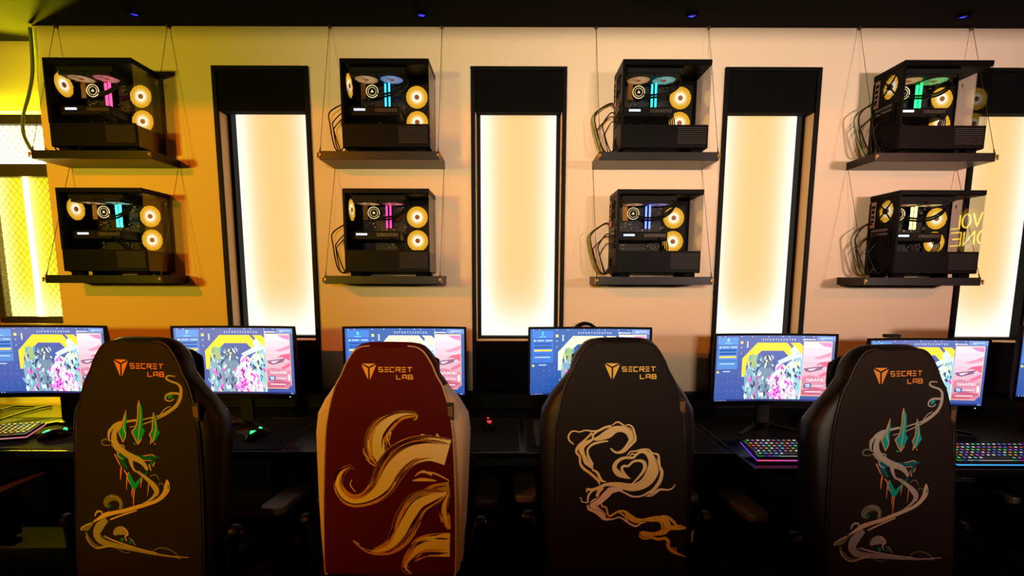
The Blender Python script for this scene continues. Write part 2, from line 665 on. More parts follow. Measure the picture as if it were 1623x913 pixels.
def fan_frame(h=.06, d=.006):
    f = MB()
    n = 32
    ang = [2 * math.pi * q / n for q in range(n)]

    def sq(a, hh):
        c, s = math.cos(a), math.sin(a)
        k = hh / max(abs(c), abs(s))
        return (c * k, s * k)
    prof = []
    for which, y in (('i', -d), ('o', -d), ('o', d), ('i', d), ('i', -d)):
        row = []
        for a in ang:
            u, v = (sq(a, h) if which == 'o' else (.0568 * math.cos(a), .0568 * math.sin(a)))
            row.append((u, y, v))
        prof.append(row)
    f.rings(prof, cap=False)
    return f


FAN_ME = {}


def fan(parent, loc, rot=(0, 0, 0), blade_mat=None, spin=0):
    e = None
    if not FAN_ME:
        fr_ = fan_frame().build('fan', M_CASEIN)
        bl = fan_blades().build('blades', M_FAN, smooth=False)
        hb = MB().lathe([(.001, -.0065), (.0115, -.0065), (.0125, -.005), (.0125, .005), (.001, .005)], axis='y', n=20).build('hub', M_FANHUB, smooth=True)
        FAN_ME.update(fan=fr_.data, blades=bl.data, hub=hb.data)
        for o in (fr_, bl, hb):
            bpy.data.objects.remove(o)
    e = bpy.data.objects.new('fan', FAN_ME['fan'])
    C.objects.link(e)
    e.parent = parent
    e.location = loc
    e.rotation_euler = rot
    for k in ('blades', 'hub'):
        o = bpy.data.objects.new(k, FAN_ME[k])
        C.objects.link(o)
        o.parent = e
        if k == 'blades':
            o.rotation_euler = (0, spin, 0)
        if k == 'blades' and blade_mat:
            o.material_slots[0].link = 'OBJECT'
            o.material_slots[0].material = blade_mat
    return e


def computer(x, z, ram, label, depthless=False, screen_panel=False, rz=0.0):
    """local frame: x 0..PW left to right, y 0 (glass) .. PD (wall), z 0 (shelf) up"""
    t = thing('gaming_computer', label, 'computer', (x, YF + .004, z), rz, 'computers on the hanging shelves')
    # case shell
    c = MB()
    c.box(0, PW, .004, PD, .395, PHT)                     # top
    c.box(.002, PW - .002, .006, PD, .018, .120)          # shroud
    c.box(.004, PW - .004, PD - .014, PD, .120, .395)     # back tray
    c.build('case', M_CASE, t, bevel=.003)
    pil = MB()
    pil.box(0, .014, .004, .018, .018, .395)
    pil.build('corner_post', M_CASE, t)
    pan = MB()
    pan.box(.004, PW - .004, 0, .006, .020, .126)
    pan.box(0, PW, 0, .006, .398, PHT)
    pan.box(0, .012, 0, .006, .126, .398)
    pan.build('side_trim', M_CASE, t, bevel=.001)
    vent = MB()
    for q in range(9):
        zz = .040 + q * .0088
        vent.box(.27, PW - .012, -.0012, .002, zz, zz + .0028)
    vent.build('side_vent', mat('vent_grey', srgb(26, 21, 19), .5, .2), t)
    for sx in (.02, PW - .075):
        for yy in (.02, PD - .06):
            bx('foot', M_BLACKMATT, t, sx, sx + .055, yy, yy + .04, 0, .018, bevel=.002)
    # rear face on the left: plate with a round fan opening
    r = MB()
    n = 32
    cy, cz, rr = .092, .330, .056
    y0, y1, z0, z1 = .006, PD, .255, .395
    hole, outer = [], []
    for q in range(n):
        a = 2 * math.pi * q / n
        ca, sa = math.cos(a), math.sin(a)
        hole.append((cy + rr * ca, cz + rr * sa))
        kx = ((y1 - cy) if ca > 0 else (cy - y0)) / max(abs(ca), 1e-6)
        kz = ((z1 - cz) if sa > 0 else (cz - z0)) / max(abs(sa), 1e-6)
        k = min(kx, kz)
        outer.append((cy + k * ca, cz + k * sa))
    rg = []
    for src, xx in ((hole, .001), (outer, .001), (outer, .006), (hole, .006), (hole, .001)):
        rg.append([(xx, u, v) for (u, v) in src])
    r.rings(rg, cap=False)
    r.box(.001, .006, .006, PD, .018, .255)
    r.build('rear_plate', M_CASE, t)
    g = MB()
    for q in range(4):
        a = math.pi / 4 + q * math.pi / 2
        g.tube([(.0, cy + .016 * math.cos(a), cz + .016 * math.sin(a)), (.0, cy + .057 * math.cos(a), cz + .057 * math.sin(a))], .0035, 6)
    g.lathe([(.016, -.001), (.016, .003)], (0, cy, cz), 'x', 16)
    g.build('fan_grille', M_CASE, t)
    hx = MB()
    st = .0092
    for i in range(-7, 8):
        for j in range(-8, 9):
            u, v = (i + .5 * (j % 2)) * st, j * st * .866
            if math.hypot(u, v) > .054 or math.hypot(u, v) < .014:
                continue
            pts = [(cy + u + st * .577 * math.cos(math.pi / 6 + q * math.pi / 3), cz + v + st * .577 * math.sin(math.pi / 6 + q * math.pi / 3)) for q in range(7)]
            for q in (0, 1, 2):
                (a, b), (c2, d2) = pts[q], pts[q + 1]
                hx.tube([(.003, a, b), (.003, c2, d2)], .0012, 4)
    hx.build('honeycomb', M_MESHP, t, kind='stuff')
    io = bx('port_plate', M_LABEL, t, -.001, .003, .158, .190, .255, .385)
    for q, (zz, hh) in enumerate(((.36, .014), (.335, .016), (.31, .012), (.287, .012))):
        bx('port', M_BLACKMATT, io, -.0025, .002, .162 + .004 * (q % 2), .184, zz - hh / 2, zz + hh / 2)
    bx('network_port', M_ORANGE, t, -.004, .003, .163, .186, .262, .276)
    for q in range(5):
        bx('slot_cover', M_GREYMET if q < 2 else M_CASE, t, -.002, .002, .06, .175, .232 - q * .021, .244 - q * .021)
    bx('power_supply_inlet', M_BLACKMATT, t, -.002, .002, .12, .17, .045, .095)
    for q in range(8):
        MB().lathe([(.005, -.0025), (.0045, .001)], (0, .035, .235 - q * .013), 'x', 8).build('vent_hole', M_BLACKMATT, t)
    # inside
    mb = bx('motherboard', M_BOARD, t, .045, .275, PD - .022, PD - .014, .135, .385)
    hs = MB()
    for q in range(6):
        hs.box(.058 + q * .004, .0605 + q * .004, .140, PD - .022, .285, .362)
    hs.build('heatsink', M_GOLDHS, mb)
    chips = MB()
    rnd = random.Random(3)
    for q in range(85):
        cx, cz2 = rnd.uniform(.05, .265), rnd.uniform(.14, .375)
        w, h = rnd.uniform(.003, .012), rnd.uniform(.003, .010)
        chips.box(cx, cx + w, PD - .022 - rnd.uniform(.004, .02), PD - .022, cz2, cz2 + h)
    chips.build('components', M_GREYMET, mb, kind='stuff')
    # pump head with glowing ring
    pc = (.112, .148, .322)
    pump = MB().lathe([(.034, .035), (.034, 0), (.030, -.003), (.006, -.003), (.001, -.003)], pc, 'y', 28).build('pump_head', M_PLASTIC, t, smooth=True)
    MB().lathe([(.0305, -.0025), (.0305, -.0055), (.0280, -.0055), (.0280, -.0025)], pc, 'y', 28).build('glow_ring', M_RING, pump)
    MB().lathe([(.0200, -.0025), (.0200, -.005), (.0188, -.005), (.0188, -.0025)], pc, 'y', 24).build('glow_ring', M_RING, pump)
    MB().prism([(pc[0] + .008 * math.cos(a), pc[1] - .005, pc[2] + .008 * math.sin(a)) for a in (math.pi / 2, math.pi * 7 / 6, math.pi * 11 / 6)], (0, .003, 0)).build('pump_emblem', M_RING, pump)
    # memory
    mram = mat('memory_glow_%d_%d_%d' % ram, (.05, .05, .05, 1), .4, emit=srgb(*ram), es=5)
    for q in range(2):
        xx = .175 + q * .019
        rs = bx('memory_stick', M_PLASTIC, t, xx, xx + .007, .150, PD - .022, .248, .375)
        bx('light_bar', mram, rs, xx, xx + .007, .140, .150, .246, .377)
    # graphics card
    gp = MB()
    gp.box(.012, .265, .050, PD - .022, .178, .222)
    gp.build('graphics_card', M_PLASTIC, t, bevel=.004)
    gl = MB()
    xx = .046
    for w in (.008, .003, .006, .008, .004, .007, .005):
        gl.box(xx, xx + w, .0475, .051, .201, .2105)
        xx += w + .0022
    gl.build('card_light', M_LOGO, t)
    gs = MB()
    for q in range(12):
        gs.box(.15 + q * .009, .154 + q * .009, .049, .055, .196, .212)
    gs.build('card_fins', M_GREYMET, t)
    # radiator and its fans under the roof
    bx('radiator', M_CASEIN, t, .03, .30, .035, .16, .372, .394)
    tint = srgb(*ram)
    warm = ramp_emit('top_fan_glow', [(0, (.5, .35, .2, 1)), (.4, (.62, .38, .20, 1)), (1, (.42, .18, .04, 1))], .056, (1, 1, 1), 1.0)
    mixed = ramp_emit('top_fan_tinted_glow', [(0, tint), (.45, tuple(.45 * tint[q] + .55 * (.6, .5, .4)[q] for q in range(3)) + (1,)), (1, tuple(.5 * tint[q] + (.12, .07, .04)[q] for q in range(3)) + (1,))], .056, (1, 1, 1), .8)
    fan(t, (.098, .098, .364), (math.pi / 2, 0, 0), warm)
    fan(t, (.222, .098, .364), (math.pi / 2, 0, 0), mixed, .6)
    # rear fan, two side fans
    fan(t, (.0115, cy, cz), (0, 0, math.pi / 2))
    fan(t, (.330, PD - .030, .304), spin=.2)
    fan(t, (.330, PD - .030, .183), spin=.9)
    # tubes
    for q in range(2):
        o = .012 * q
        pth = smooth_path([(.140, .146, .298 + o), (.178, .105, .284 + o), (.235, .085, .290 + o), (.285, .085, .320 + o), (.300 + o * .5, .09, .350), (.292, .09, .378)], 6)
        MB().tube(pth, .0052, 8).build('coolant_tube', M_CABLE, t, smooth=True)
    for q in range(4):
        pth = smooth_path([(.20 + q * .012, .075, .198), (.225 + q * .012, .045 + .006 * q, .185), (.245 + q * .01, .07, .150), (.25 + q * .01, .10, .122)], 5)
        MB().tube(pth, .003, 6).build('power_lead', M_CABLE, t, smooth=True)
    # glass
    bx('side_glass', M_GLASS, t, .012, PW - .001, .001, .004, .126, .398)
    bx('front_glass', M_GLASS, t, PW - .004, PW - .001, .005, PD - .002, .020, .400)
    bx('front_frame', M_CASE, t, PW - .008, PW - .004, PD - .02, PD, .018, .395)
    em = MB()
    em.prism([(PW, .16, .372), (PW, .172, .372), (PW, .170, .362), (PW, .163, .356), (PW, .160, .364)], (.0012, 0, 0))
    em.box(PW, PW + .001, .160, .166, .350, .354)
    em.build('emblem', M_WHITEMARK, t)
    # cables from the rear ports down to the shelf
    return t


def cables(t, specs):
    for (y0, z0, bulge, y1, rad, m) in specs:
        pth = smooth_path([(-.001, y0, z0), (-.03, y0, z0 + .004), (-bulge, (y0 + y1) / 2, z0 - .05), (-bulge * 1.02, (y0 + y1) / 2, (z0 + .03) / 2 + .01), (-bulge * .7, y1, .04), (-.03, y1, .014), (-.004, y1, .05)], 7)
        MB().tube(pth, rad, 7).build('cable', m, t, smooth=True)


RAMS = {('upper', 0): (255, 60, 110), ('upper', 1): (40, 170, 255), ('upper', 2): (30, 220, 225), ('upper', 3): (30, 255, 110),
        ('lower', 0): (60, 235, 215), ('lower', 1): (255, 40, 120), ('lower', 2): (90, 110, 255), ('lower', 3): (255, 235, 120)}
RAMNAME = {('upper', 0): 'pink red', ('upper', 1): 'sky blue', ('upper', 2): 'cyan', ('upper', 3): 'green',
           ('lower', 0): 'turquoise', ('lower', 1): 'magenta', ('lower', 2): 'violet blue', ('lower', 3): 'pale yellow'}
PCX = {('upper', 0): -2.212, ('upper', 1): -.815, ('upper', 2): .518, ('upper', 3): 1.842,
       ('lower', 0): -2.215, ('lower', 1): -.825, ('lower', 2): .510, ('lower', 3): 1.878}
for key in RAMS:
    row, ci = key
    t = computer(PCX[key], SHELF_Z[row], RAMS[key], 'black glass-sided computer with %s memory lights on the %s %s shelf' % (RAMNAME[key], col_words[ci], row))
    k = [(.17, .27, .10, .10, .0035, M_CABLE), (.15, .20, .085, .15, .003, M_CABLE)]
    if ci >= 1:
        k += [(.12, .21, .07, .06, .003, M_CABLE)]
    if ci >= 2:
        k += [(.175, .268, .11, .13, .003, M_GREEN), (.10, .16, .06, .12, .0025, M_CABLE)]
    cables(t, k)

# ------------------------------------------------------------------ neon lettering on the right wall, mirrored in the last computer's glass
NEON = {'I': [[(.5, 0), (.5, 1)]], 'N': [[(0, 0), (0, 1), (1, 0), (1, 1)]], 'V': [[(0, 1), (.5, 0), (1, 1)]], 'O': [[(.5 + .5 * math.cos(a), .5 + .5 * math.sin(a)) for a in [k * math.pi / 8 for k in range(17)]]],
        'L': [[(0, 1), (0, 0), (1, 0)]], 'Z': [[(0, 1), (1, 1), (0, 0), (1, 0)]], 'E': [[(1, 1), (0, 1), (0, 0), (1, 0)], [(0, .5), (.8, .5)]]}
t = thing('neon_sign', 'yellow neon lettering on the right wall, seen mirrored in computer glass', 'sign', (4.5, .06, EYE + .36))
bx('backing', M_BLACKMATT, t, -.02, -.001, -.36, .36, -.06, .30)
MN = mat('neon_yellow', (1, .8, .2, 1), .4, emit=(1, .62, .04, 1), es=9)
for row, z0 in (('INVOL', .14), ('ZONE', -.03)):
    n = len(row)
    for i, ch in enumerate(row):
        m_ = MB()
        w = .60 / n
        for st in NEON[ch]:
            m_.tube([(-.028, .30 - i * w - .76 * w * a, z0 + .13 * b) for a, b in st], .0055, 6)
        m_.build('neon_letter', MN, t, smooth=True)

# ------------------------------------------------------------------ desks
DZ = EYE - .70


def desk(x0, x1, yf, label):
    t = thing('desk', label, 'desk', ((x0 + x1) / 2, yf, 0), 0, 'black desks along the wall')
    h = (x1 - x0) / 2 - .002
    d = WY - .02 - yf
    bx('worktop', M_DESK, t, -h, h, 0, d, DZ - .03, DZ, bevel=.003)
    for s in (-1, 1):
        for yy in (.06, d - .12):
            bx('leg', M_BLACK, t, s * (h - .05) - .025, s * (h - .05) + .025, yy, yy + .05, 0, DZ - .03, bevel=.002)
    bx('modesty_panel', M_BLACKMATT, t, -h + .08, h - .08, d - .06, d - .045, .12, DZ - .03)
    g = MB()
    w = h * .7
    n = int(2 * w / .012)
    for i in range(n + 1):
        xx = -w + 2 * w * i / n
        g.box(xx - .001, xx + .001, .20, .202, DZ - .13, DZ - .035)
    for j in range(9):
        zz = DZ - .13 + j * .0118
        g.box(-w, w, .1995, .2015, zz - .001, zz + .001)
    g.build('cable_basket', M_GREYMET, t, kind='stuff')
    bx('cable_duct', M_BLACK, t, -h + (.01 if x0 > -2 else .98), h - .01, d - .055, d, DZ, DZ + .085, bevel=.004)
    return t


desk(-3.35, -.93, 1.965, 'black desk under the left end of the wall, below the yellow recess')
desk(-.93, .90, 1.965, 'black desk in the middle with two stitched mousepads, behind the red chair')
desk(.90, 3.45, 1.80, 'black desk on the right carrying the rainbow lit keyboards')

# ------------------------------------------------------------------ mousepads
PAD_ME = {}


def mousepad(x0, x1, y0, y1, label):
    t = thing('mousepad', label, 'mousepad', ((x0 + x1) / 2, (y0 + y1) / 2, DZ), 0, 'mousepads on the desks')
    hx, hy, r = (x1 - x0) / 2, (y1 - y0) / 2, .025
    pts = []
    for cx, cy, a0 in ((hx - r, hy - r, 0), (-hx + r, hy - r, 90), (-hx + r, -hy + r, 180), (hx - r, -hy + r, 270)):
        for q in range(7):
            a = math.radians(a0 + q * 15)
            pts.append((cx + r * math.cos(a), cy + r * math.sin(a), .0003))
    MB().prism(pts, (0, 0, .0035)).build('pad', M_PAD, t)
    MB().tube([(p[0], p[1], .0032) for p in pts + pts[:1]], .0016, 6).build('stitched_edge', M_PADEDGE, t, smooth=True)
    # faded angular print
    k = MB()
    z = .00395
    for q in ([(-.9, .9), (-.55, .9), (-.75, -.6), (-.9, -.8)], [(-.3, .9), (.1, .9), (-.35, .35), (-.6, .1)], [(.1, .2), (.5, -.3), (.35, -.35), (.02, .02)]):
        k.prism([(a * hx, b * hy, z - .0003) for a, b in q[::-1]], (0, 0, .0004))
    k.build('print', mat('pad_print', srgb(58, 66, 66), .8, vary=.6, vscale=14), t)
    return t


mousepad(-2.62, -1.60, 1.985, 2.44, 'black mousepad lit yellow in front of the far left screen')
mousepad(-1.56, -.945, 1.985, 2.44, 'black mousepad in front of the screen numbered 7')
mousepad(-.75, .032, 1.985, 2.44, 'black mousepad with the red glowing mouse on it')
mousepad(.062, .865, 1.985, 2.44, 'black mousepad partly hidden by the dark chair with gold smoke print')


# ------------------------------------------------------------------ mice
def mouse(x, y, rz, col, label):
    t = thing('computer_mouse', label, 'mouse', (x, y, DZ + .004), rz, 'glowing mice')
    rows = []
    n = 18
    for i in range(13):
        u = i / 12
        hh = .040 * math.sin(math.pi * min(1, (u * .92 + .06))) ** .75
        w = .031 * (.55 + .45 * abs(math.cos(math.pi * u))) if .2 < u < .8 else .031 * math.sin(math.pi * min(max(u, .03), .97)) ** .45
        w = max(w, .006)
        yy = -.062 + .124 * u
        ring = []
        for q in range(n):
            a = 2 * math.pi * q / n
            zz = hh * .5 + hh * .5 * math.sin(a)
            ring.append((w * math.cos(a), yy, max(zz, .0005)))
        rows.append(ring)
    MB().rings(rows).build('shell', M_PLASTIC, t, smooth=True)
    g = mat('mouse_glow_%d_%d_%d' % col, (.02, .02, .02, 1), .4, emit=srgb(*col), es=2.0)
    lg = MB()
    for q in ([(-.010, .012), (-.004, .004), (-.006, -.006)], [(.010, .012), (.004, .004), (.006, -.006)], [(-.004, .010), (.004, .010), (0, -.012)]):
        lg.prism([(a, b - .032, .0325 - abs(b) * .10 + b * .28) for a, b in q], (0, 0, .004))
    lg.build('glowing_emblem', g, t)
    MB().lathe([(.008, -.0035), (.008, .0035)], (0, .030, .031), 'x', 14).build('scroll_wheel', g, t, smooth=True)
    bx('button_seam', M_BLACKMATT, t, -.0006, .0006, .02, .055, .012, .028)
    MB().tube(smooth_path([(0, .06, .01), (.01, .14, .004), (-.02, .20, .004)], 6), .0018, 6).build('lead', M_CABLE, t, smooth=True)


p = at_z(407, 689, DZ + .02)
mouse(p.x, p.y, -.1, (40, 255, 120), 'black mouse with a green glow in front of the screen numbered 7')
p = at_z(775, 672, DZ + .02)
mouse(p.x, p.y, .15, (255, 50, 60), 'black mouse with a red glow right of the red chair')
p = at_z(90, 690, DZ + .02)
mouse(p.x, p.y, -.9, (40, 255, 150), 'black mouse with a green glow on the yellow lit desk at the far left')


# ------------------------------------------------------------------ keyboards
M_KEYGLOW = mat('key_glow', attr='Col', attr_emit=.85)
M_KEYCAP = mat('key_cap', srgb(16, 15, 17), .5)


def keyboard(x, y, rz, label, strip, seed, tilt=.16, pale=False):
    t = thing('keyboard', label, 'keyboard', (x, y, DZ + .001), rz, 'backlit keyboards')
    W2, D2 = .215, .072
    rt = Matrix.Rotation(tilt, 4, 'X')
    base = bx('base', M_PLASTIC, t, -W2, W2, -D2, D2, .004, .020, bevel=.003)
    base.rotation_euler = (tilt, 0, 0)
    base.location = (0, 0, .014)
    rnd = random.Random(seed)
    kb, kg = MB(), MB()
    pal = [(255, 70, 90), (80, 255, 120), (90, 120, 255), (255, 170, 60), (220, 90, 255), (70, 230, 255), (255, 255, 255)]
    if pale:
        pal = [(255, 220, 170), (255, 240, 200), (255, 170, 120), (170, 200, 255), (255, 210, 120)]
    for rr in range(6):
        off = (.0, .004, .008, .010, .014, .0)[rr]
        for cc in range(20):
            xx = -.205 + off * .3 + cc * .0208
            yy = .058 - rr * .0205 - (0 if rr else -.004)
            if rr == 5 and 4 <= cc <= 9:
                if cc > 4:
                    continue
                w = .0208 * 6
            else:
                w = .0208
            kb.box(xx, xx + w - .0045, yy - .0155, yy, .021, .0275)
            kg.c = srgb(*rnd.choice(pal))
            kg.box(xx - .0004, xx + w - .0041, yy - .0160, yy + .0004, .0202, .0212)
            kg.box(xx + .004, xx + min(w, .0208) - .0085, yy - .010, yy - .004, .0275, .0280)
    a = kb.build('keys', M_KEYCAP, base, kind='stuff')
    b = kg.build('key_lights', M_KEYGLOW, base, attr=True, kind='stuff')
    ls = MB()
    n = 24
    for i in range(n):
        q = i / n
        u = strip[0], strip[1]
        ls.c = tuple(strip[0][k] * (1 - q) + strip[1][k] * q for k in range(4))
        ls.box(-W2 + 2 * W2 * i / n, -W2 + 2 * W2 * (i + 1) / n, -D2 - .003, -D2 + .001, .007, .011)
    for s in (-1, 1):
        ls.box(s * W2 - .002, s * W2 + .002, -D2, D2, .007, .011)
    l = ls.build('light_strip', M_KEYGLOW, base, attr=True)
    return t


pk = at_z(1201, 729, DZ + .012)
keyboard(pk.x + .215, pk.y + .075, 0, 'keyboard with rainbow keys and red to violet edge beside the chair nearest it', (srgb(255, 90, 150), srgb(110, 60, 255)), 1)
pk2 = at_z(1523, 735, DZ + .012)
keyboard(pk2.x + .205, pk2.y + .075, 0, 'keyboard with warm rainbow keys and blue glowing edge by the right border', (srgb(70, 190, 255), srgb(60, 160, 255)), 2)
pk3 = at_z(64, 688, DZ + .012)
keyboard(pk3.x - .215, pk3.y - .07, .30, 'keyboard with pale keys and a turquoise to pink edge at the far left', (srgb(40, 255, 190), srgb(255, 120, 150)), 3, .10, True)

# ------------------------------------------------------------------ monitors
M_SCREEN = mat('screen_picture', attr='Col', attr_emit=1.5)
MW, MH = .56, .333
SW, SH = .541, .304


def curve_y(x):
    return -.022 * (x / .28) ** 2


def screen_picture(num, vivid, seed=5):
    """the picture on a screen: flat shapes laid over one another on the curved panel"""
    m = MB()

    def P(u, v, lay):
        x = (u - .5) * SW
        z = (.5 - v) * SH
        return (x, curve_y(x) - .0008 - lay * .0005, z)

    def quadgrid(u0, v0, u1, v1, lay, colf, nu=8, nv=1):
        for i in range(nu):
            for j in range(nv):
                ua, ub = u0 + (u1 - u0) * i / nu, u0 + (u1 - u0) * (i + 1) / nu
                va, vb = v0 + (v1 - v0) * j / nv, v0 + (v1 - v0) * (j + 1) / nv
                m.c = colf((ua + ub) / 2, (va + vb) / 2) if callable(colf) else colf
                m.poly([P(ua, vb, lay), P(ub, vb, lay), P(ub, va, lay), P(ua, va, lay)])

    def pl(pts, lay, col):
        m.c = col
        m.poly([P(a, b, lay) for a, b in pts[::-1]])

    def crop(x, y):
        return ((x + 10) / 1240, (y - 138) / 672)

    def cq(x0, y0, x1, y1, lay, col, nu=3):
        a, b = crop(x0, y0)
        c, d = crop(x1, y1)
        quadgrid(a, b, c, d, lay, col, nu)

    def txt(s, x, y, size, lay, col, sp=1.0, rot=False):
        a, b = crop(x, y)
        vs, fs = text_faces(s, size, sp)
        m.c = col
        for f in fs:
            pts = []
            for i in f:
                tx, tz = vs[i]
                if rot:
                    tx, tz = -tz, tx
                pts.append(P(a + tx / SW, b - tz / SH, lay))
            m.poly(pts)

    k = vivid
    A = srgb(84 - 40 * k, 100 - 6 * k, 158 + 2 * k)
    B = srgb(52 - 22 * k, 78 - 6 * k, 150)
    quadgrid(0, 0, 1, 1, 0, lambda u, v: tuple(A[i] * (1 - v) + B[i] * v for i in range(4)), 12, 8)
    # top bar, right upper box
    cq(1050, 140, 1228, 188, 1, srgb(110, 140, 200))
    cq(1085, 158, 1200, 164, 2, srgb(200, 215, 245))
    cq(1085, 170, 1120, 175, 2, srgb(200, 215, 245))
    # station number box and list
    cq(10, 155, 232, 230, 1, srgb(88 - 30 * k, 140 - 20 * k, 205))
    txt(num, 120, 184, .026, 2, srgb(190, 255, 240) if num in ('7', '4') else srgb(70, 255, 190))
    cq(85, 214, 155, 219, 2, srgb(120, 230, 230))
    cq(10, 238, 232, 480, 1, srgb(80 - 30 * k, 130 - 20 * k, 195))
    cq(28, 248, 45, 262, 2, srgb(235, 240, 255))
    cq(60, 250, 130, 260, 2, srgb(190, 205, 240))
    cq(150, 250, 222, 260, 2, srgb(190, 205, 240))
    for yy, cc in ((278, srgb(25, 75, 150)), (312, srgb(25, 75, 150)), (346, srgb(255, 205, 90))):
        cq(30, yy, 216, yy + 18, 2, cc)
    cq(20, 392, 230, 398, 2, srgb(25, 75, 150))
    cq(36, 420, 200, 430, 2, srgb(180, 200, 240))
    cq(10, 500, 34, 520, 1, srgb(240, 210, 90))
    cq(80, 500, 160, 508, 1, srgb(200, 215, 245))
    for yy in (520, 560, 610, 660, 700, 740):
        for xx in (60, 130, 190, 250):
            if (xx * yy) % 3:
                cq(xx, yy, xx + 6, yy + 6, 1, srgb(120, 160, 220), 1)
    for xx in (20, 80, 262, 380, 550, 700, 765, 910, 1010):
        cq(xx, 144, xx + 10, 150, 1, srgb(235, 235, 250), 1)
    cq(258, 195, 284, 221, 1, srgb(245, 230, 110))
    cq(264, 255, 276, 264, 1, srgb(220, 220, 190))
    cq(264, 315, 276, 322, 1, srgb(220, 220, 190))
    for q in range(6):
        cq(326, 198 + q * 11, 342, 205 + q * 11, 1, srgb(225, 225, 190), 1)
    txt('ESPORTSCENTER', 665, 180, .0125, 1, srgb(225, 228, 245), 1.75)
    # the yellow ring
    yel = srgb(255, 205, 60) if k < .5 else srgb(255, 240, 190)
    for q in ([(440, 210), (600, 210), (600, 292), (490, 292)], [(600, 210), (752, 210), (822, 286), (720, 292), (600, 292)], [(440, 210), (490, 292), (400, 378), (330, 440), (285, 372)],
              [(720, 292), (822, 286), (880, 350), (850, 420), (790, 362)], [(786, 210), (880, 210), (916, 240), (916, 356), (850, 275)],
              [(285, 372), (330, 440), (330, 560), (285, 560)], [(850, 420), (916, 360), (916, 560), (850, 560)]):
        pl([crop(*w) for w in q], 1, yel)
    # crowd of abstract figures: rounded torsos and shards
    rnd = random.Random(seed)

    def blob(cx, cy, rx, ry, lay, col, a0=0, n=9):
        pts = []
        for q in range(n):
            a = a0 + 2 * math.pi * q / n
            w = rnd.uniform(.82, 1.12)
            pts.append(crop(cx + rx * w * math.cos(a), cy + ry * w * math.sin(a)))
        pl(pts, lay, col)
    greys = [(92, 112, 138), (120, 150, 165), (150, 175, 190), (70, 88, 120)]
    teals = [(120, 175, 190), (150, 205, 220), (90, 150, 170), (175, 215, 215)]
    pinks = [(235, 170, 200), (250, 120, 200), (240, 205, 220), (225, 60, 190)]
    pales = [(235, 240, 250), (215, 225, 240), (220, 225, 190), (200, 220, 235)]
    figs = [(395, 400, 62, 70, 330, 500, greys + teals, (150, 175, 120)), (545, 400, 78, 74, 440, 650, greys, (84, 100, 126)), (880, 360, 40, 60, 800, 920, teals, (150, 190, 205)),
            (700, 480, 58, 62, 620, 800, pales + pinks, (228, 228, 238)), (830, 450, 52, 60, 760, 915, pales + teals, (205, 215, 190)), (620, 600, 60, 60, 540, 700, pinks + teals, (226, 190, 205)), (770, 620, 58, 56, 700, 850, pales + pinks, (225, 215, 232))]
    for hx_, hy_, rx, ry, xa, xb, fam, hc in figs:
        body = tuple(sum(f[i] for f in fam) / len(fam) for i in range(3))
        pl([crop(*w) for w in ((xa - 15, hy_ + ry + 70), (hx_ - 40, hy_ + ry * .6), (hx_ + 40, hy_ + ry * .6), (xb + 15, hy_ + ry + 70), (xb, 803), (xa, 803))], 2 + hy_ * .001, srgb(*body))
        blob(hx_, hy_, rx, ry, 2.6 + hy_ * .001, srgb(*hc), rnd.random(), 11)
        for q in range(46):
            cx = rnd.uniform(xa - 25, xb + 20)
            cy = rnd.uniform(hy_ - ry * .6, 795)
            if cy < hy_ + ry * .8:
                cx = hx_ + (cx - (xa + xb) / 2) * .6
            colr = rnd.choice(fam)
            z = rnd.random()
            if z < .22:
                colr = rnd.choice(pales)
            elif z < .34:
                colr = (46, 60, 98)
            elif z < .40 and cy < 480:
                colr = (225, 215, 120)
            elif z < .50 and cy > 560:
                colr = rnd.choice([(235, 70, 190), (250, 130, 210)])
            L_, w_ = rnd.uniform(14, 42), rnd.uniform(6, 15)
            an = (1.4 if cx > hx_ else 1.75) + rnd.uniform(-.7, .7)
            ca, sa = math.cos(an), math.sin(an)
            pts = []
            for (p_, q_) in ((-1, 0), (-.3, -.9), (.6, -.7), (1, .1), (.2, .9), (-.5, .7)):
                pts.append(crop(min(max(cx + p_ * L_ * ca - q_ * w_ * sa, 262), 915), min(cy + p_ * L_ * sa + q_ * w_ * ca, 803)))
            pl(pts, 3.2 + hy_ * .001 + q * .004, srgb(*colr))
    for q in range(26):
        a_ = rnd.uniform(0, 6.28)
        blob(650 + 50 * math.cos(a_) * rnd.random(), 735 + 45 * math.sin(a_) * rnd.random(), 16, 12, 4.4 + q * .01, srgb(*rnd.choice([(240, 60, 200), (255, 120, 220), (200, 40, 170), (255, 180, 235)])), a_, 6)
    for q in ([(660, 400), (800, 330), (905, 325), (905, 350), (800, 385), (690, 430)], [(790, 290), (820, 240), (880, 300), (850, 330), (800, 320)]):
        pl([crop(*w) for w in q], 5, srgb(200, 220, 240))
    # poster on the right: pale rose with swooshes
    pa, pb = srgb(222, 212, 222), srgb(190, 112, 136)
    u0, v0 = crop(918, 195)
    u1, v1 = crop(1196, 752)
    quadgrid(u0, v0, u1, v1, 6, lambda u, v: tuple(pa[i] * (1 - (v - v0) / (v1 - v0)) + pb[i] * ((v - v0) / (v1 - v0)) for i in range(4)), 6, 8)
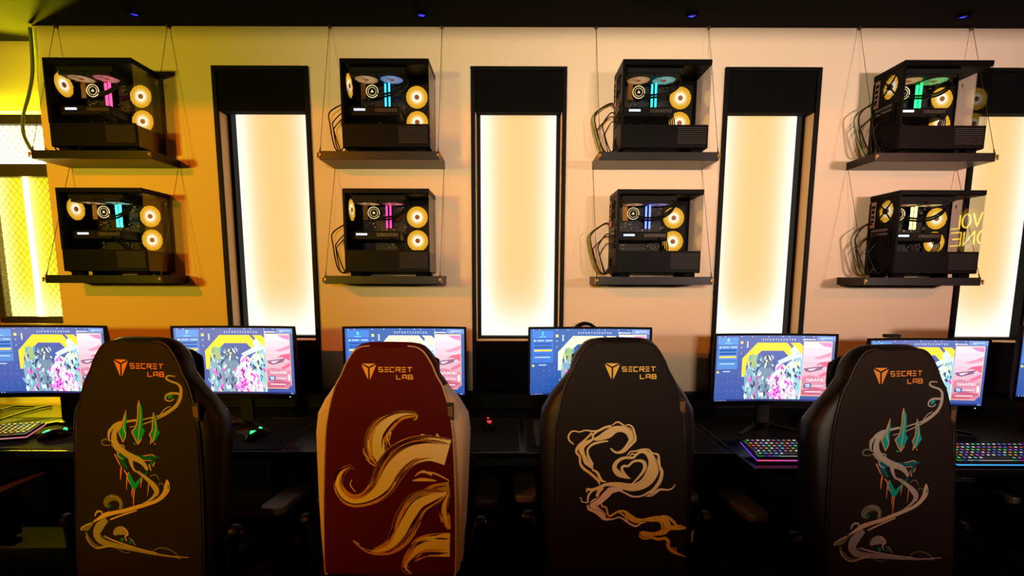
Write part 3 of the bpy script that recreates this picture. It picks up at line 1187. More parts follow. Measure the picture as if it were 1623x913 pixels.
    for q, c in (([(1060, 205), (1192, 205), (1192, 255), (1120, 240)], (222, 130, 180)), ([(1020, 365), (1110, 335), (1192, 300), (1192, 345), (1080, 375)], (225, 140, 165)),
                 ([(935, 470), (1040, 455), (1140, 440), (1110, 480), (1000, 510), (955, 500)], (130, 90, 120)), ([(960, 480), (1100, 458), (1060, 482), (985, 497)], (235, 200, 210)),
                 ([(1045, 440), (1100, 405), (1192, 390), (1192, 470), (1150, 450), (1100, 430)], (215, 95, 125)), ([(1080, 540), (1192, 480), (1192, 520), (1110, 560)], (215, 105, 135)),
                 ([(925, 700), (1050, 660), (1192, 690), (1100, 740), (930, 745)], (180, 92, 116)), ([(925, 560), (1000, 540), (1192, 580), (1192, 620), (925, 620)], (196, 120, 142))):
        pl([crop(*w) for w in q], 7, srgb(*c))
    txt('NAAFIRI', 1060, 590, .021, 9.5, srgb(252, 240, 246), 1.05)
    cq(945, 625, 1018, 672, 9.5, srgb(35, 70, 150))
    cq(957, 634, 1006, 644, 10, srgb(240, 240, 250))
    cq(964, 652, 1006, 662, 10, srgb(240, 240, 250))
    cq(1035, 645, 1140, 651, 9.5, srgb(245, 225, 230))
    cq(960, 706, 1130, 714, 9.5, srgb(248, 225, 230))
    blob(1172, 640, 12, 40, 9.5, srgb(235, 235, 245))
    gold = srgb(240, 190, 90)
    for q in ((918, 192, 1198, 197), (1193, 195, 1198, 715), (918, 750, 1160, 755), (918, 560, 922, 752)):
        cq(*q, 9, gold)
    pl([crop(*w) for w in ((1196, 712), (1196, 756), (1152, 756))], 9, B)
    cq(925, 172, 1040, 180, 1, srgb(225, 228, 245))
    cq(915, 168, 927, 186, 1, srgb(245, 245, 255))
    # task bar
    quadgrid(0, .972, 1, 1, 9.5, srgb(28, 40, 90), 10)
    for xx in (10, 40, 60, 85, 110):
        cq(xx, 797, xx + 8, 804, 10, srgb(200, 215, 245), 1)
    for xx in (1185, 1200):
        cq(xx, 797, xx + 10, 804, 10, srgb(200, 215, 245), 1)
    return m


def shell_mesh():
    m = MB()
    n = 12
    for rows in ((0,),):
        front, back = [], []
    cols = [-MW / 2 + MW * i / n for i in range(n + 1)]
    rings = []
    for x in cols:
        y = curve_y(x)
        d = .022 + .028 * max(0, 1 - (x / .26) ** 2)
        rings.append([(x, y, -MH / 2), (x, y, MH / 2), (x, y + .012, MH / 2), (x, y + d, MH * .32), (x, y + d, -MH * .32), (x, y + .012, -MH / 2)])
    m.rings(rings)
    return m


def bezel_mesh():
    m = MB()
    n = 12

    def strip(z0, z1):
        rings = []
        for i in range(n + 1):
            x = -MW / 2 + MW * i / n
            y = curve_y(x)
            rings.append([(x, y - .004, z0), (x, y - .004, z1), (x, y + .002, z1), (x, y + .002, z0)])
        m.rings(rings)
    strip(MH / 2 - .008, MH / 2 + .001)
    strip(-MH / 2 - .001, -MH / 2 + .019)
    for s in (-1, 1):
        x0, x1 = sorted((s * (MW / 2 + .001), s * (MW / 2 - .009)))
        y = curve_y(.276)
        m.box(x0, x1, y - .004, y + .004, -MH / 2 + .019, MH / 2 - .008)
    return m


M_LED = mat('power_led', (.1, .1, .1, 1), .3, emit=(1, 1, 1, 1), es=3)
SHELL = BEZEL = None
pics = {}


def monitor(x, num, vivid, label, Y=2.30, rz=0.0, zc=None, tilt=0):
    zc = zc if zc is not None else EYE - .394
    t = thing('monitor', label, 'monitor', (x, Y, DZ + (.0045 if x < .9 else .0005)), rz, 'curved screens along the desks')
    zl = zc - DZ
    o = shell_mesh().build('shell', M_PLASTIC, t)
    o.location.z = zl
    o = bezel_mesh().build('bezel', M_BLACK, t)
    o.location.z = zl
    key = (num, vivid)
    o = screen_picture(num, vivid).build('screen', M_SCREEN, t, attr=True)
    o.location.z = zl + .005
    nk = MB()
    nk.rings([[(-.03, .052, .012), (.03, .052, .012), (.03, .075, .012), (-.03, .075, .012)],
              [(-.024, .052, zl - .02), (.024, .052, zl - .02), (.024, .068, zl - .02), (-.024, .068, zl - .02)],
              [(-.024, .030, zl + .02), (.024, .030, zl + .02), (.024, .068, zl + .03), (-.024, .068, zl + .03)]])
    nk.build('stand_neck', M_PLASTIC, t)
    ft = MB()
    ft.lathe([(.045, 0), (.045, .010), (.030, .014)], (0, .062, 0), 'z', 20)
    for s in (-1, 1):
        ft.rings([[(s * .012, .045, 0), (s * .035, .062, 0), (s * .035, .062, .012), (s * .012, .045, .012)],
                  [(s * .168, -.105, 0), (s * .182, -.090, 0), (s * .182, -.090, .005), (s * .168, -.105, .005)]])
    ft.build('stand_foot', M_PLASTIC, t, smooth=False)
    bx('power_light', M_LED, t, .243, .246, curve_y(.245) - .005, curve_y(.245) - .003, zl - MH / 2 + .006, zl - MH / 2 + .009)
    return t


monitor(-2.122, '8', 0, 'wide curved screen at the far left, lit yellow from the recess behind it')
monitor(-1.266, '7', 0, 'curved screen numbered 7 beside the left trident chair')
monitor(-.488, '6', .9, 'curved screen numbered 6 behind the red chair')
monitor(.354, '5', 1.0, 'curved screen numbered 5 with a headset hung on its top')
monitor(1.200, '4', 0, 'curved screen numbered 4 left of the right-hand trident chair', zc=EYE - .418)
monitor(1.915, '3', 0, 'curved screen behind the right-hand trident chair', Y=2.32, zc=EYE - .44)
monitor(2.50, '2', .3, 'screen cut off by the right border with only its edge showing', Y=2.18, rz=-.12, zc=EYE - .37)
monitor(-2.98, '9', 0, 'screen corner cut off by the left border in front of the yellow recess', Y=2.47, rz=.12, zc=EYE - .36)

# headset over the top of screen 5
hp = at_y(928, 520, 2.34)
t = thing('headset', 'black headset hung over the top of the screen numbered 5', 'headset', (hp.x, 2.345, hp.z))
arc = [(.062 * math.cos(a), 0, -.045 + .068 * math.sin(a)) for a in [math.pi * q / 14 for q in range(15)]]
hb = MB()
rings = []
for (x, y, z) in arc:
    nx, nz = x / .062, (z + .045) / .068
    rings.append([(x - nx * .008, -.022, z - nz * .008), (x + nx * .006, -.022, z + nz * .006), (x + nx * .006, .022, z + nz * .006), (x - nx * .008, .022, z - nz * .008)])
hb.rings(rings).build('headband', M_BLACKMATT, t, bevel=.003)
for s in (-1, 1):
    MB().lathe([(.03, .0), (.038, s * .006), (.038, s * .02), (.028, s * .028), (.005, s * .03)], (s * .058, .03, -.085), 'x', 20).build('ear_cup', M_PLASTIC, t, smooth=True)
# small box on top of the right screen
cp = at_y(1404, 543, 2.34)
t = thing('webcam', 'small black webcam on the top edge of the screen behind the right-hand chair', 'webcam', (cp.x + .01, 2.322, EYE - .44 + MH / 2 + .003))
bx('body', M_PLASTIC, t, -.035, .035, -.014, .014, .0, .016, bevel=.004)
MB().lathe([(.006, 0), (.006, -.003), (.004, -.004)], (0, -.014, .008), 'y', 12).build('lens', M_GLASS, t)

# drink can by the right border
p = at_z(1622, 672, DZ)
t = thing('drink_can', 'dark red drink can on the desk by the right border', 'can', (p.x + .02, p.y, DZ + .001))
MB().lathe([(.024, 0), (.030, .008), (.030, .105), (.024, .117), (.022, .115)], n=24).build('can', mat('red_can', srgb(120, 25, 25), .3, .6, vary=.2), t, smooth=True)
MB().lathe([(.0225, .114), (.001, .114)], n=24).build('lid', M_STEEL, t)

# cables lying on the far left desk
for k, (pts, nm) in enumerate((([(0, 668), (40, 655), (80, 645), (125, 634)], 'lower'), ([(0, 652), (25, 646), (60, 640), (110, 631)], 'upper'))):
    w = [at_z(a, b, DZ + .008) for a, b in pts]
    w = [(q.x, min(q.y, 2.64), q.z) for q in w]
    o = MB().tube(smooth_path(w, 6), .005, 7).build('desk_cable', M_CABLE, smooth=True)
    tag(o, 'black cable lying on the yellow lit desk, %s of the two' % ('nearer' if nm == 'lower' else 'farther'), 'cable', 'cables on the left desk')

# ------------------------------------------------------------------ chairs
KC = .9289
PLANE0, PLSL = 1.8378 * KC, .0787


def on_back(px, py, dy=0.0):
    """where a sight line meets the rear plane of the backrests: (X, z) in the room"""
    d = ray(px, py)
    s = (PLANE0 + dy) / (d.y - PLSL * d.z)
    return d.x * s, EYE + d.z * s


def back_y(z):
    return PLANE0 + PLSL * (z - EYE)


OUT = [(536, 0.5), (536.8, 34), (539, 47), (543, 55), (549, 61), (560, 69), (571, 75), (588, 79), (604, 91), (630, 111), (655, 124), (684, 127), (730, 125), (790, 122), (850, 118), (900, 113), (909, 108), (913, 96)]
PAN = [(541, 30), (543, 44), (548, 53), (556, 60), (571, 69), (588, 76), (604, 85), (630, 93), (655, 98), (688, 102), (780, 105), (850, 105), (900, 104), (906, 100)]
CX3 = 984.0


def prof(tbl):
    o = []
    for y, hw in tbl:
        x1, z = on_back(CX3 + hw, y)
        x0, _ = on_back(CX3, y)
        o.append((z, x1 - x0))
    return o


OUTP, PANP = prof(OUT), prof(PAN)


def interp(tbl, z):
    if z >= tbl[0][0]:
        return tbl[0][1]
    for (za, a), (zb, b) in zip(tbl, tbl[1:]):
        if za >= z >= zb:
            return a + (b - a) * (za - z) / max(za - zb, 1e-9)
    return tbl[-1][1]


ZT, ZB = OUTP[0][0], OUTP[-1][0]
CHX = {}


def backrest_mesh(two_tone=False):
    m = MB()
    zsplit = on_back(0, 606)[1]
    rings = []
    zs_ = sorted(set([z for z, _ in OUTP] + [ZB + (ZT - ZB) * i / 40 for i in range(41)]), reverse=True)
    for z in zs_:
        w = interp(OUTP, z)
        p = min(interp(PANP, min(z, PANP[0][0])), w * .985)
        dtop = ZT - z
        k = min(1, dtop / .045) ** .55 if dtop > 0 else .0
        k = max(k, .04)
        kb = min(1, (z - ZB) / .05) ** .5 if z > ZB else .05
        k = min(k, max(kb, .3))
        wing = min(1, max(0, (ZT - .16 - z) / .12))
        D = .085 + .04 * wing
        half = [(0, 0), (p * .5, .0015), (p * .97, .006), (p + (w - p) * .45, .016), (p + (w - p) * .85, .034), (w, .055), (w - .004, D * .78), (w - .022, D * .96), (w * .80, D), (w * .55, D - .02 - .02 * wing), (0, D - .03 - .02 * wing)]
        c = .040
        half = [(x, c + (s - c) * k) for x, s in half]
        ring = [(x, back_y(z) + s, z) for x, s in half] + [(-x, back_y(z) + s, z) for x, s in half[-2:0:-1]]
        rings.append(ring)
    m.rings(rings)
    if two_tone:
        m.mi = [1 if sum(m.v[i][2] for i in f) / len(f) > zsplit else 0 for f in m.f]
    return m


def surf(x, z):
    p = interp(PANP, min(z, PANP[0][0]))
    return .006 * min(1, abs(x) / p) ** 2


def cover_mesh():
    m = MB()
    rings = []
    zt, zb = PANP[0][0], PANP[-1][0]
    zs_ = sorted(set([z for z, _ in PANP] + [zb + (zt - zb) * i / 30 for i in range(31)]), reverse=True)
    us = [-1, -.985, -.94, -.8, -.6, -.3, 0, .3, .6, .8, .94, .985, 1]
    for i, z in enumerate(zs_):
        p = interp(PANP, z)
        e = min(1, min(i, len(zs_) - 1 - i) / 1.0)
        f = []
        for u in us:
            edge = .006 if abs(u) < .97 else (.0045 if abs(u) < .99 else -.002)
            f.append((u * p, back_y(z) + surf(u * p, z) - (edge if e else -.001), z))
        b = [(u * p, back_y(z) + surf(u * p, z) + .004, z) for u in us[::-1]]
        rings.append(f + b)
    m.rings(rings)
    return m


class Print:
    """ribbons and patches laid on the rear cover"""

    def __init__(s, cx, dz=0.0, xs=1.0, ox=0.0, oz=0.0, dy=0.0):
        s.dy = dy
        s.m = MB()
        s.cx = cx        # room x of the chair the drawing was measured on
        s.dz, s.xs, s.ox, s.oz = dz, xs, ox, oz

    def W(s, px, py, lay):
        x, z = on_back(px, py, s.dy)
        x = (x - s.cx) * s.xs + s.ox
        z += s.oz - s.dz
        return (x, back_y(z) + surf(x, z) - .0068 - lay * .00025, z)

    def ribbon(s, pts, org, sc, col, lay=0, per=6, cross=2, scale=1.0):
        pts = smooth_path(pts, per)
        s.m.c = dye(col)
        rows = []
        for i, (x, y, w) in enumerate(pts):
            a, b = pts[max(i - 1, 0)], pts[min(i + 1, len(pts) - 1)]
            tx, ty = b[0] - a[0], b[1] - a[1]
            L = math.hypot(tx, ty) or 1
            nx, ny = -ty / L, tx / L
            w = max(w, .8) * scale
            rows.append([s.W(org[0] + (x + nx * w * q) * sc, org[1] + (y + ny * w * q) * sc, lay) for q in [-1 + 2 * j / cross for j in range(cross + 1)]])
        n = len(s.m.v)
        k = cross + 1
        for r in rows:
            s.m.v += r
        for a in range(len(rows) - 1):
            for i in range(cross):
                s.m.face((n + a * k + i, n + a * k + i + 1, n + (a + 1) * k + i + 1, n + (a + 1) * k + i))

    def patch(s, pts, org, sc, col, lay=0):
        s.m.c = dye(col)
        s.m.poly([s.W(org[0] + x * sc, org[1] + y * sc, lay) for x, y in pts])

    def line(s, pts, org, sc, col, w, lay=1, closed=False):
        pts = list(pts) + ([pts[0]] if closed else [])
        for (a, b) in zip(pts, pts[1:]):
            s.ribbon([(a[0], a[1], w), (b[0], b[1], w)], org, sc, col, lay, per=1, cross=1)


def dye(c):
    a = srgb(*c)
    return tuple(min(.86, a[i] * k) for i, k in enumerate((1.2, 1.8, 2.7))) + (1,)


M_PRINT = mat('embroidery', attr='Col', rough=.7, spec=.1, bump=.3, bscale=900)

LET = {'S': [[(1, 0), (0, 0), (0, .5), (1, .5), (1, 1), (0, 1)]], 'E': [[(0, 0), (1, 0)], [(0, .5), (1, .5)], [(0, 1), (1, 1)]], 'C': [[(1, 0), (0, 0), (0, 1), (1, 1)]],
       'R': [[(0, 1), (0, 0), (1, 0), (1, .5), (.2, .5)], [(.45, .5), (1.1, 1.1)]], 'T': [[(0, 0), (1.1, 0)], [(.5, 0), (.5, 1)]], 'L': [[(0, 0), (0, 1), (1, 1)]],
       'A': [[(0, 1), (0, .15), (.2, 0), (1, 0), (1, 1)], [(0, .62), (1, .62)]], 'B': [[(0, 0), (.9, 0), (1, .5), (1, 1), (0, 1), (0, 0)], [(0, .5), (1, .5)]]}
c5o, c5s = (840, 530), 300 / 1611


def logo(col, cx, ox, oz):
    pr = Print(cx, ox=ox, oz=oz)
    for q in ([(642, 241), (756, 241), (699, 268)], [(634, 250), (692, 280), (692, 372), (688, 372)], [(764, 250), (706, 280), (706, 372), (710, 372)]):
        pr.patch(q, c5o, c5s, col)
    xs = [(780, 'S', 272, 308), (830, 'E', 272, 308), (878, 'C', 272, 308), (928, 'R', 272, 308), (976, 'E', 272, 308), (1026, 'T', 272, 308), (932, 'L', 336, 370), (982, 'A', 336, 370), (1032, 'B', 336, 370)]
    for x, ch, y0, y1 in xs:
        for st in LET[ch]:
            pts = [(x + 4 + a * 34, y0 + b * (y1 - y0)) for a, b in st]
            pr.line(pts, c5o, c5s, col, 4.2, 0)
            for q in pts[1:-1]:
                pr.patch([(q[0] - 4.2, q[1] - 4.2), (q[0] + 4.2, q[1] - 4.2), (q[0] + 4.2, q[1] + 4.2), (q[0] - 4.2, q[1] + 4.2)], c5o, c5s, col, 0)
    return pr.m


X3 = on_back(984, 650)[0]
X2 = on_back(616, 650)[0]
NEAR = -.09          # the two trident chairs are pulled a little further out
X4 = on_back(1421, 650, NEAR)[0]
X1 = on_back(214, 650, NEAR)[0]


def smoke_print():
    pr = Print(X3)
    a, b, s = (890, 660), (890, 770), 210 / 1598
    G, P_, Y = (228, 172, 104), (222, 172, 136), (214, 154, 48)
    dk = (60, 34, 12)
    R = pr.ribbon
    R([(150, 330, 6), (100, 290, 9), (85, 240, 10), (110, 190, 9), (150, 170, 8), (220, 180, 7), (290, 160, 8), (370, 170, 10), (440, 165, 14), (520, 125, 14), (600, 105, 16)], a, s, G)
    R([(390, 270, 14), (470, 245, 34), (560, 200, 52), (640, 150, 42), (720, 140, 36), (800, 165, 44), (840, 220, 46), (845, 280, 40), (795, 350, 30), (740, 405, 24), (680, 425, 14), (630, 410, 12), (605, 385, 10), (585, 375, 5)], a, s, G, 1)
    R([(610, 100, 6), (650, 65, 8), (690, 60, 9), (730, 85, 9), (760, 105, 8)], a, s, G)
    R([(770, 100, 6), (815, 90, 8), (860, 130, 10), (880, 190, 10), (895, 250, 9), (880, 300, 8), (820, 335, 6)], a, s, G)
    R([(780, 120, 3), (850, 165, 4), (868, 230, 4), (860, 280, 3), (800, 330, 2)], a, s, dk, 2, cross=1)
    R([(430, 175, 10), (380, 215, 12), (370, 270, 14), (270, 330, 30), (240, 390, 32), (270, 460, 26), (310, 530, 44), (350, 580, 30), (375, 620, 10)], a, s, G, 1)
    R([(370, 190, 14), (290, 270, 12), (210, 350, 18), (180, 420, 14), (222, 480, 14), (228, 560, 14), (270, 620, 16), (340, 670, 16), (400, 720, 16), (450, 770, 16), (460, 815, 5)], a, s, (222, 162, 84))
    R([(560, 285, 8), (460, 300, 14), (370, 330, 14), (318, 390, 12), (322, 460, 12), (365, 540, 10), (385, 570, 8)], a, s, G, 2)
    R([(375, 310, 3), (290, 370, 4), (290, 450, 4), (330, 530, 3)], a, s, dk, 3, cross=1)
    R([(370, 630, 10), (430, 665, 14), (460, 720, 16), (490, 765, 14), (540, 775, 4)], a, s, G)
    R([(830, 735, 6), (760, 715, 18), (690, 680, 34), (640, 620, 28), (650, 560, 24), (700, 510, 20), (770, 485, 16), (860, 485, 14), (900, 450, 14), (940, 420, 16), (1000, 415, 22), (1055, 455, 34), (1100, 530, 54), (1105, 620, 70), (1070, 710, 72), (1005, 785, 60), (920, 830, 50), (820, 840, 46), (700, 815, 34), (600, 805, 24), (520, 815, 18), (450, 850, 20), (380, 870, 16), (310, 870, 12)], a, s, G, 1)
    R([(820, 735, 4), (760, 680, 14), (725, 620, 16), (750, 585, 14), (800, 585, 14), (860, 535, 14), (930, 520, 16), (990, 540, 22), (1005, 600, 22), (970, 670, 16), (910, 740, 12), (850, 795, 6)], a, s, G, 2)
    R([(790, 460, 6), (830, 415, 9), (900, 405, 9), (970, 385, 9), (1050, 390, 10), (1090, 430, 11), (1160, 450, 12), (1175, 520, 14), (1180, 590, 18), (1210, 660, 20), (1190, 760, 22), (1130, 850, 20), (1060, 912, 14)], a, s, G)
    R([(1110, 440, 3), (1140, 520, 4), (1175, 640, 5), (1140, 740, 6), (1060, 830, 5), (950, 880, 4)], a, s, dk, 2, cross=1)
    R([(820, 465, 6), (850, 440, 8), (900, 452, 8)], a, s, G, 2)
    R([(1375, 810, 4), (1340, 855, 7), (1280, 875, 8), (1190, 865, 8), (1110, 905, 8), (1040, 940, 6)], a, s, P_)
    R([(740, 30, 12), (600, 40, 40), (540, 90, 46), (480, 150, 40), (400, 200, 50), (390, 250, 44), (450, 290, 36), (500, 340, 36), (530, 385, 20), (620, 385, 8), (700, 365, 8), (780, 410, 10), (840, 450, 12), (900, 470, 12), (960, 435, 8), (1010, 425, 6)], b, s, P_, 2)
    R([(560, 10, 4), (490, 80, 5), (440, 140, 5), (350, 205, 4), (350, 250, 3), (440, 290, 3)], b, s, dk, 3, cross=1)
    R([(420, 200, 2), (440, 260, 4), (510, 310, 4), (545, 380, 3)], b, s, dk, 3, cross=1)
    R([(320, 190, 10), (325, 120, 12), (360, 60, 12), (420, 25, 14)], b, s, P_)
    R([(310, 70, 7), (303, 45, 8), (320, 25, 8), (360, 35, 8)], b, s, G)
    R([(220, 135, 5), (240, 140, 6), (250, 180, 6), (320, 195, 6)], b, s, G)
    R([(430, 120, 18), (450, 60, 20), (500, 10, 18)], b, s, G, 1)
    R([(320, 220, 12), (330, 270, 12), (390, 300, 10), (450, 340, 10), (500, 390, 8)], b, s, P_, 1)
    R([(700, 40, 10), (780, 80, 10), (860, 115, 10), (960, 110, 10), (1060, 60, 12), (1150, 10, 12)], b, s, P_)
    R([(1010, 110, 5), (1090, 105, 8), (1190, 40, 8), (1300, 40, 6), (1360, 0, 5)], b, s, P_)
    R([(480, 170, 8), (490, 230, 10), (540, 250, 10), (560, 330, 10), (590, 350, 12), (640, 320, 12), (700, 290, 12), (770, 300, 16), (820, 355, 32), (890, 400, 34), (980, 405, 24), (1080, 390, 30), (1170, 385, 36), (1240, 420, 54), (1260, 480, 58), (1230, 540, 40), (1130, 565, 22), (1040, 570, 30), (975, 575, 44), (1010, 610, 26), (1080, 605, 18), (1170, 630, 18), (1250, 620, 18), (1290, 660, 22), (1290, 720, 20), (1350, 780, 22), (1420, 815, 12), (1500, 850, 4)], b, s, Y, 1)
    R([(690, 300, 8), (760, 350, 10), (800, 420, 10)], b, s, Y)
    R([(1200, 355, 12), (1280, 365, 14), (1350, 420, 16), (1390, 470, 14)], b, s, Y)
    R([(1290, 490, 40), (1360, 495, 26), (1430, 492, 30), (1490, 500, 16), (1504, 502, 4)], b, s, Y, 1)
    R([(1200, 430, 3), (1230, 460, 4), (1235, 520, 4)], b, s, dk, 3, cross=1)
    R([(1400, 490, 3), (1450, 480, 3), (1480, 497, 3), (1440, 510, 3)], b, s, dk, 3, cross=1)
    R([(950, 410, 3), (1050, 420, 4), (1150, 430, 4)], b, s, dk, 3, cross=1)
    R([(955, 555, 3), (950, 580, 5), (1020, 620, 3)], b, s, dk, 3, cross=1)
    R([(1340, 740, 4), (1385, 745, 6), (1370, 790, 5)], b, s, Y)
    return pr.m


def trident_print():
    pr = Print(X4, dz=-.010, xs=1.06, dy=NEAR)
    c2, k2 = (1250, 540), 300 / 1623
    c3, c4, k = (1290, 620), (1290, 755), 240 / 1623
    T, OR, TE, DT = (168, 142, 112), (225, 120, 50), (10, 140, 118), (6, 84, 80)
    OL, GR = (104, 92, 62), (140, 122, 112)
    R = pr.ribbon
    R([(1300, 352, 4), (1240, 348, 6), (1224, 372, 8), (1262, 395, 8), (1312, 412, 9), (1342, 450, 12), (1336, 520, 14), (1310, 580, 13), (1260, 625, 10), (1170, 680, 8), (1100, 700, 6), (1000, 725, 5), (880, 745, 8)], c2, k2, T)
    R([(1310, 600, 6), (1240, 655, 5), (1150, 705, 5), (1000, 765, 4), (880, 795, 3)], c2, k2, T)
    R([(1250, 605, 3), (1200, 630, 4), (1160, 675, 4)], c2, k2, T)
    R([(1340, 500, 8), (1290, 495, 10), (1240, 500, 9), (1210, 525, 7), (1215, 555, 6), (1255, 560, 5), (1280, 540, 4)], c2, k2, T, 1)
    pr.patch([(1262, 502), (1235, 515), (1228, 540), (1250, 542), (1275, 520)], c2, k2, TE)
    R([(910, 370, 8), (800, 395, 14), (720, 425, 30), (660, 475, 42), (640, 530, 42), (648, 600, 36), (680, 660, 34), (750, 720, 32), (830, 765, 34), (920, 800, 30), (975, 850, 22), (1000, 900, 14)], c3, k, T, 2)
    R([(640, 480, 3), (612, 540, 8), (606, 605, 7)], c3, k, (22, 17, 14), 3, cross=1)
    R([(660, 450, 10), (600, 500, 14), (588, 560, 14), (600, 615, 8)], c3, k, T, 1)
    R([(650, 650, 5), (600, 605, 9), (550, 595, 9), (510, 610, 8), (508, 645, 8), (550, 662, 7), (600, 652, 5)], c3, k, OL)
    R([(610, 640, 5), (650, 690, 6), (700, 740, 6), (760, 775, 5)], c3, k, T)
    R([(690, 650, 5), (745, 650, 6), (756, 675, 5), (735, 688, 4)], c3, k, T)
    for q in ([(805, 275), (808, 360), (795, 440), (792, 525), (750, 620), (700, 500), (735, 455), (770, 360)],
              [(955, 162), (985, 240), (986, 330), (975, 450), (1003, 480), (960, 570), (915, 632), (852, 500), (900, 450), (930, 340), (936, 230)],
              [(1108, 285), (1130, 330), (1140, 450), (1162, 500), (1105, 585), (1052, 622), (1066, 560), (1045, 525), (1080, 470), (1092, 360)]):
        pr.patch(q, c3, k, TE, 3.2)
        h = len(q) // 2 + 1
        pr.line([q[0]] + q[:h - 2:-1], c3, k, OR, 5, 4)
    R([(790, 330, 3), (765, 450, 4), (785, 540, 4), (752, 610, 3)], c3, k, (225, 150, 90), 4, cross=1)
    R([(955, 190, 3), (960, 320, 3), (945, 430, 4), (930, 540, 4), (912, 620, 3)], c3, k, (200, 140, 80), 4, cross=1)
    R([(1112, 330, 3), (1125, 430, 4), (1105, 520, 4), (1075, 600, 5)], c3, k, (225, 140, 80), 4, cross=1)
    pr.patch([(862, 610), (895, 625), (898, 638), (870, 630)], c3, k, TE, 3)
    pr.patch([(1098, 605), (1110, 612), (1104, 630), (1096, 622)], c3, k, OR, 3)
    pr.patch([(672, 735), (860, 742), (1000, 750), (1060, 735), (1158, 756), (1050, 790), (940, 800), (720, 790)], c3, k, DT, 1)
    pr.line([(960, 752), (1065, 732), (1090, 752)], c3, k, (215, 150, 110), 4, 2)
    pr.line([(940, 802), (1050, 796)], c3, k, (205, 130, 90), 4, 2)
    R([(740, 800, 4), (690, 770, 6), (675, 735, 5), (700, 730, 4)], c3, k, (170, 150, 130), 2)
    pr.patch([(650, 748), (740, 795), (785, 890), (770, 913), (720, 860)], c3, k, DT, 1)
    pr.patch([(1095, 790), (1060, 850), (1000, 910), (975, 905), (1020, 850), (1040, 800)], c3, k, DT, 1)
    for q in ([(645, 748), (700, 862)], [(1088, 818), (1060, 860)], [(1022, 840), (1042, 905)], [(712, 870), (715, 915)]):
        pr.line(q, c3, k, OR, 6, 2)
    pr.patch([(795, 15), (855, 135), (925, 65), (935, 90), (850, 208), (812, 182), (772, 60)], c4, k, TE, 1)
    pr.patch([(940, 45), (1000, -5), (1010, 20), (965, 55)], c4, k, DT, 1)
    for q in ([(712, -30, 6), (702, 30, 8), (695, 112, 2)], [(740, 0, 6), (772, 50, 8), (765, 120, 6), (756, 212, 2)], [(795, 20, 5), (770, 70, 5), (800, 140, 4)], [(830, 190, 9), (818, 230, 6), (815, 285, 2)], [(845, 205, 6), (832, 290, 6), (823, 385, 2)],
              [(938, 70, 6), (925, 120, 6), (914, 182, 2)], [(1010, 100, 5), (1000, 180, 5), (986, 265, 2)]):
        R(q, c4, k, OR if q[0][0] != 1010 else (190, 130, 90), 2, per=3, cross=1)
    R([(822, 765, 30), (825, 830, 20), (850, 900, 12), (880, 925, 9)], c3, k, T, 2)
    R([(860, -8, 8), (940, 50, 10), (1010, 100, 20), (1062, 160, 26), (1085, 210, 22), (1060, 260, 16), (1000, 310, 10), (930, 350, 6)], c4, k, T, 2)
    R([(900, 0, 4), (960, 40, 5), (1020, 85, 6), (1085, 140, 6), (1112, 200, 6), (1090, 260, 5)], c4, k, T, 3)
    R([(1020, 60, 4), (1060, 35, 6), (1100, 45, 6), (1120, 90, 5)], c4, k, OL)
    R([(1120, 150, 4), (1125, 125, 7), (1160, 130, 6), (1170, 165, 5)], c4, k, OL)
    R([(1208, 80, 6), (1207, 130, 26), (1196, 190, 30), (1150, 255, 22), (1080, 310, 18), (980, 350, 18), (850, 392, 20), (720, 435, 20), (600, 465, 20), (500, 495, 24), (420, 540, 16), (350, 580, 6)], c4, k, (196, 152, 112), 2)
    pr.patch([(1212, 130), (1228, 140), (1222, 185), (1208, 175)], c4, k, TE, 3)
    pr.patch([(1120, 290), (1168, 265), (1165, 290), (1135, 305)], c4, k, DT, 1)
    R([(860, 425, 5), (740, 465, 8), (620, 512, 8), (552, 542, 8)], c4, k, (196, 152, 112), 2)
    R([(680, 425, 12), (684, 360, 22), (650, 312, 28), (580, 305, 34), (520, 342, 32), (512, 385, 24), (555, 402, 18)], c4, k, OL, 1)
    R([(660, 420, 4), (680, 350, 4), (640, 300, 4), (560, 290, 4)], c4, k, (150, 130, 95), 2, cross=1)
    pr.patch([(520, 380), (560, 372), (580, 395), (550, 412)], c4, k, DT, 2)
    R([(370, 520, 6), (400, 470, 10), (450, 465, 9), (455, 512, 8), (410, 535, 6)], c4, k, (175, 150, 115))
    pr.patch([(300, 560), (335, 555), (340, 580), (310, 588)], c4, k, (8, 60, 66))
    R([(205, 680, 6), (265, 655, 30), (330, 605, 16), (380, 570, 6)], c4, k, OL)
    R([(205, 690, 5), (200, 665, 6), (260, 625, 6), (330, 595, 6)], c4, k, (180, 152, 112), 1)
    R([(250, 700, 10), (280, 760, 12), (330, 815, 12), (400, 845, 10), (480, 830, 10)], c4, k, OL)
    R([(510, 545, 24), (425, 620, 46), (385, 700, 44), (420, 765, 46), (520, 800, 36), (650, 820, 28), (800, 842, 20), (1000, 872, 13), (1200, 890, 9), (1388, 893, 5)], c4, k, GR, 1)
    R([(425, 700, 4), (450, 745, 6), (560, 775, 6), (700, 800, 5), (900, 840, 4)], c4, k, (24, 18, 16), 2, cross=1)
    R([(470, 720, 6), (520, 745, 8), (640, 780, 8), (860, 830, 6), (1050, 862, 5)], c4, k, (170, 145, 118), 3)
    R([(255, 745, 6), (290, 812, 6), (370, 862, 7), (480, 838, 8), (560, 822, 8)], c4, k, (170, 145, 110), 2)
    R([(580, 700, 14), (630, 660, 42), (690, 655, 44), (735, 690, 14)], c4, k, GR)
    R([(690, 615, 5), (735, 650, 6), (742, 690, 6), (710, 712, 6), (725, 760, 5)], c4, k, (205, 150, 105), 2)
    pr.patch([(655, 735), (690, 730), (695, 765), (665, 772)], c4, k, (8, 120, 108), 2)
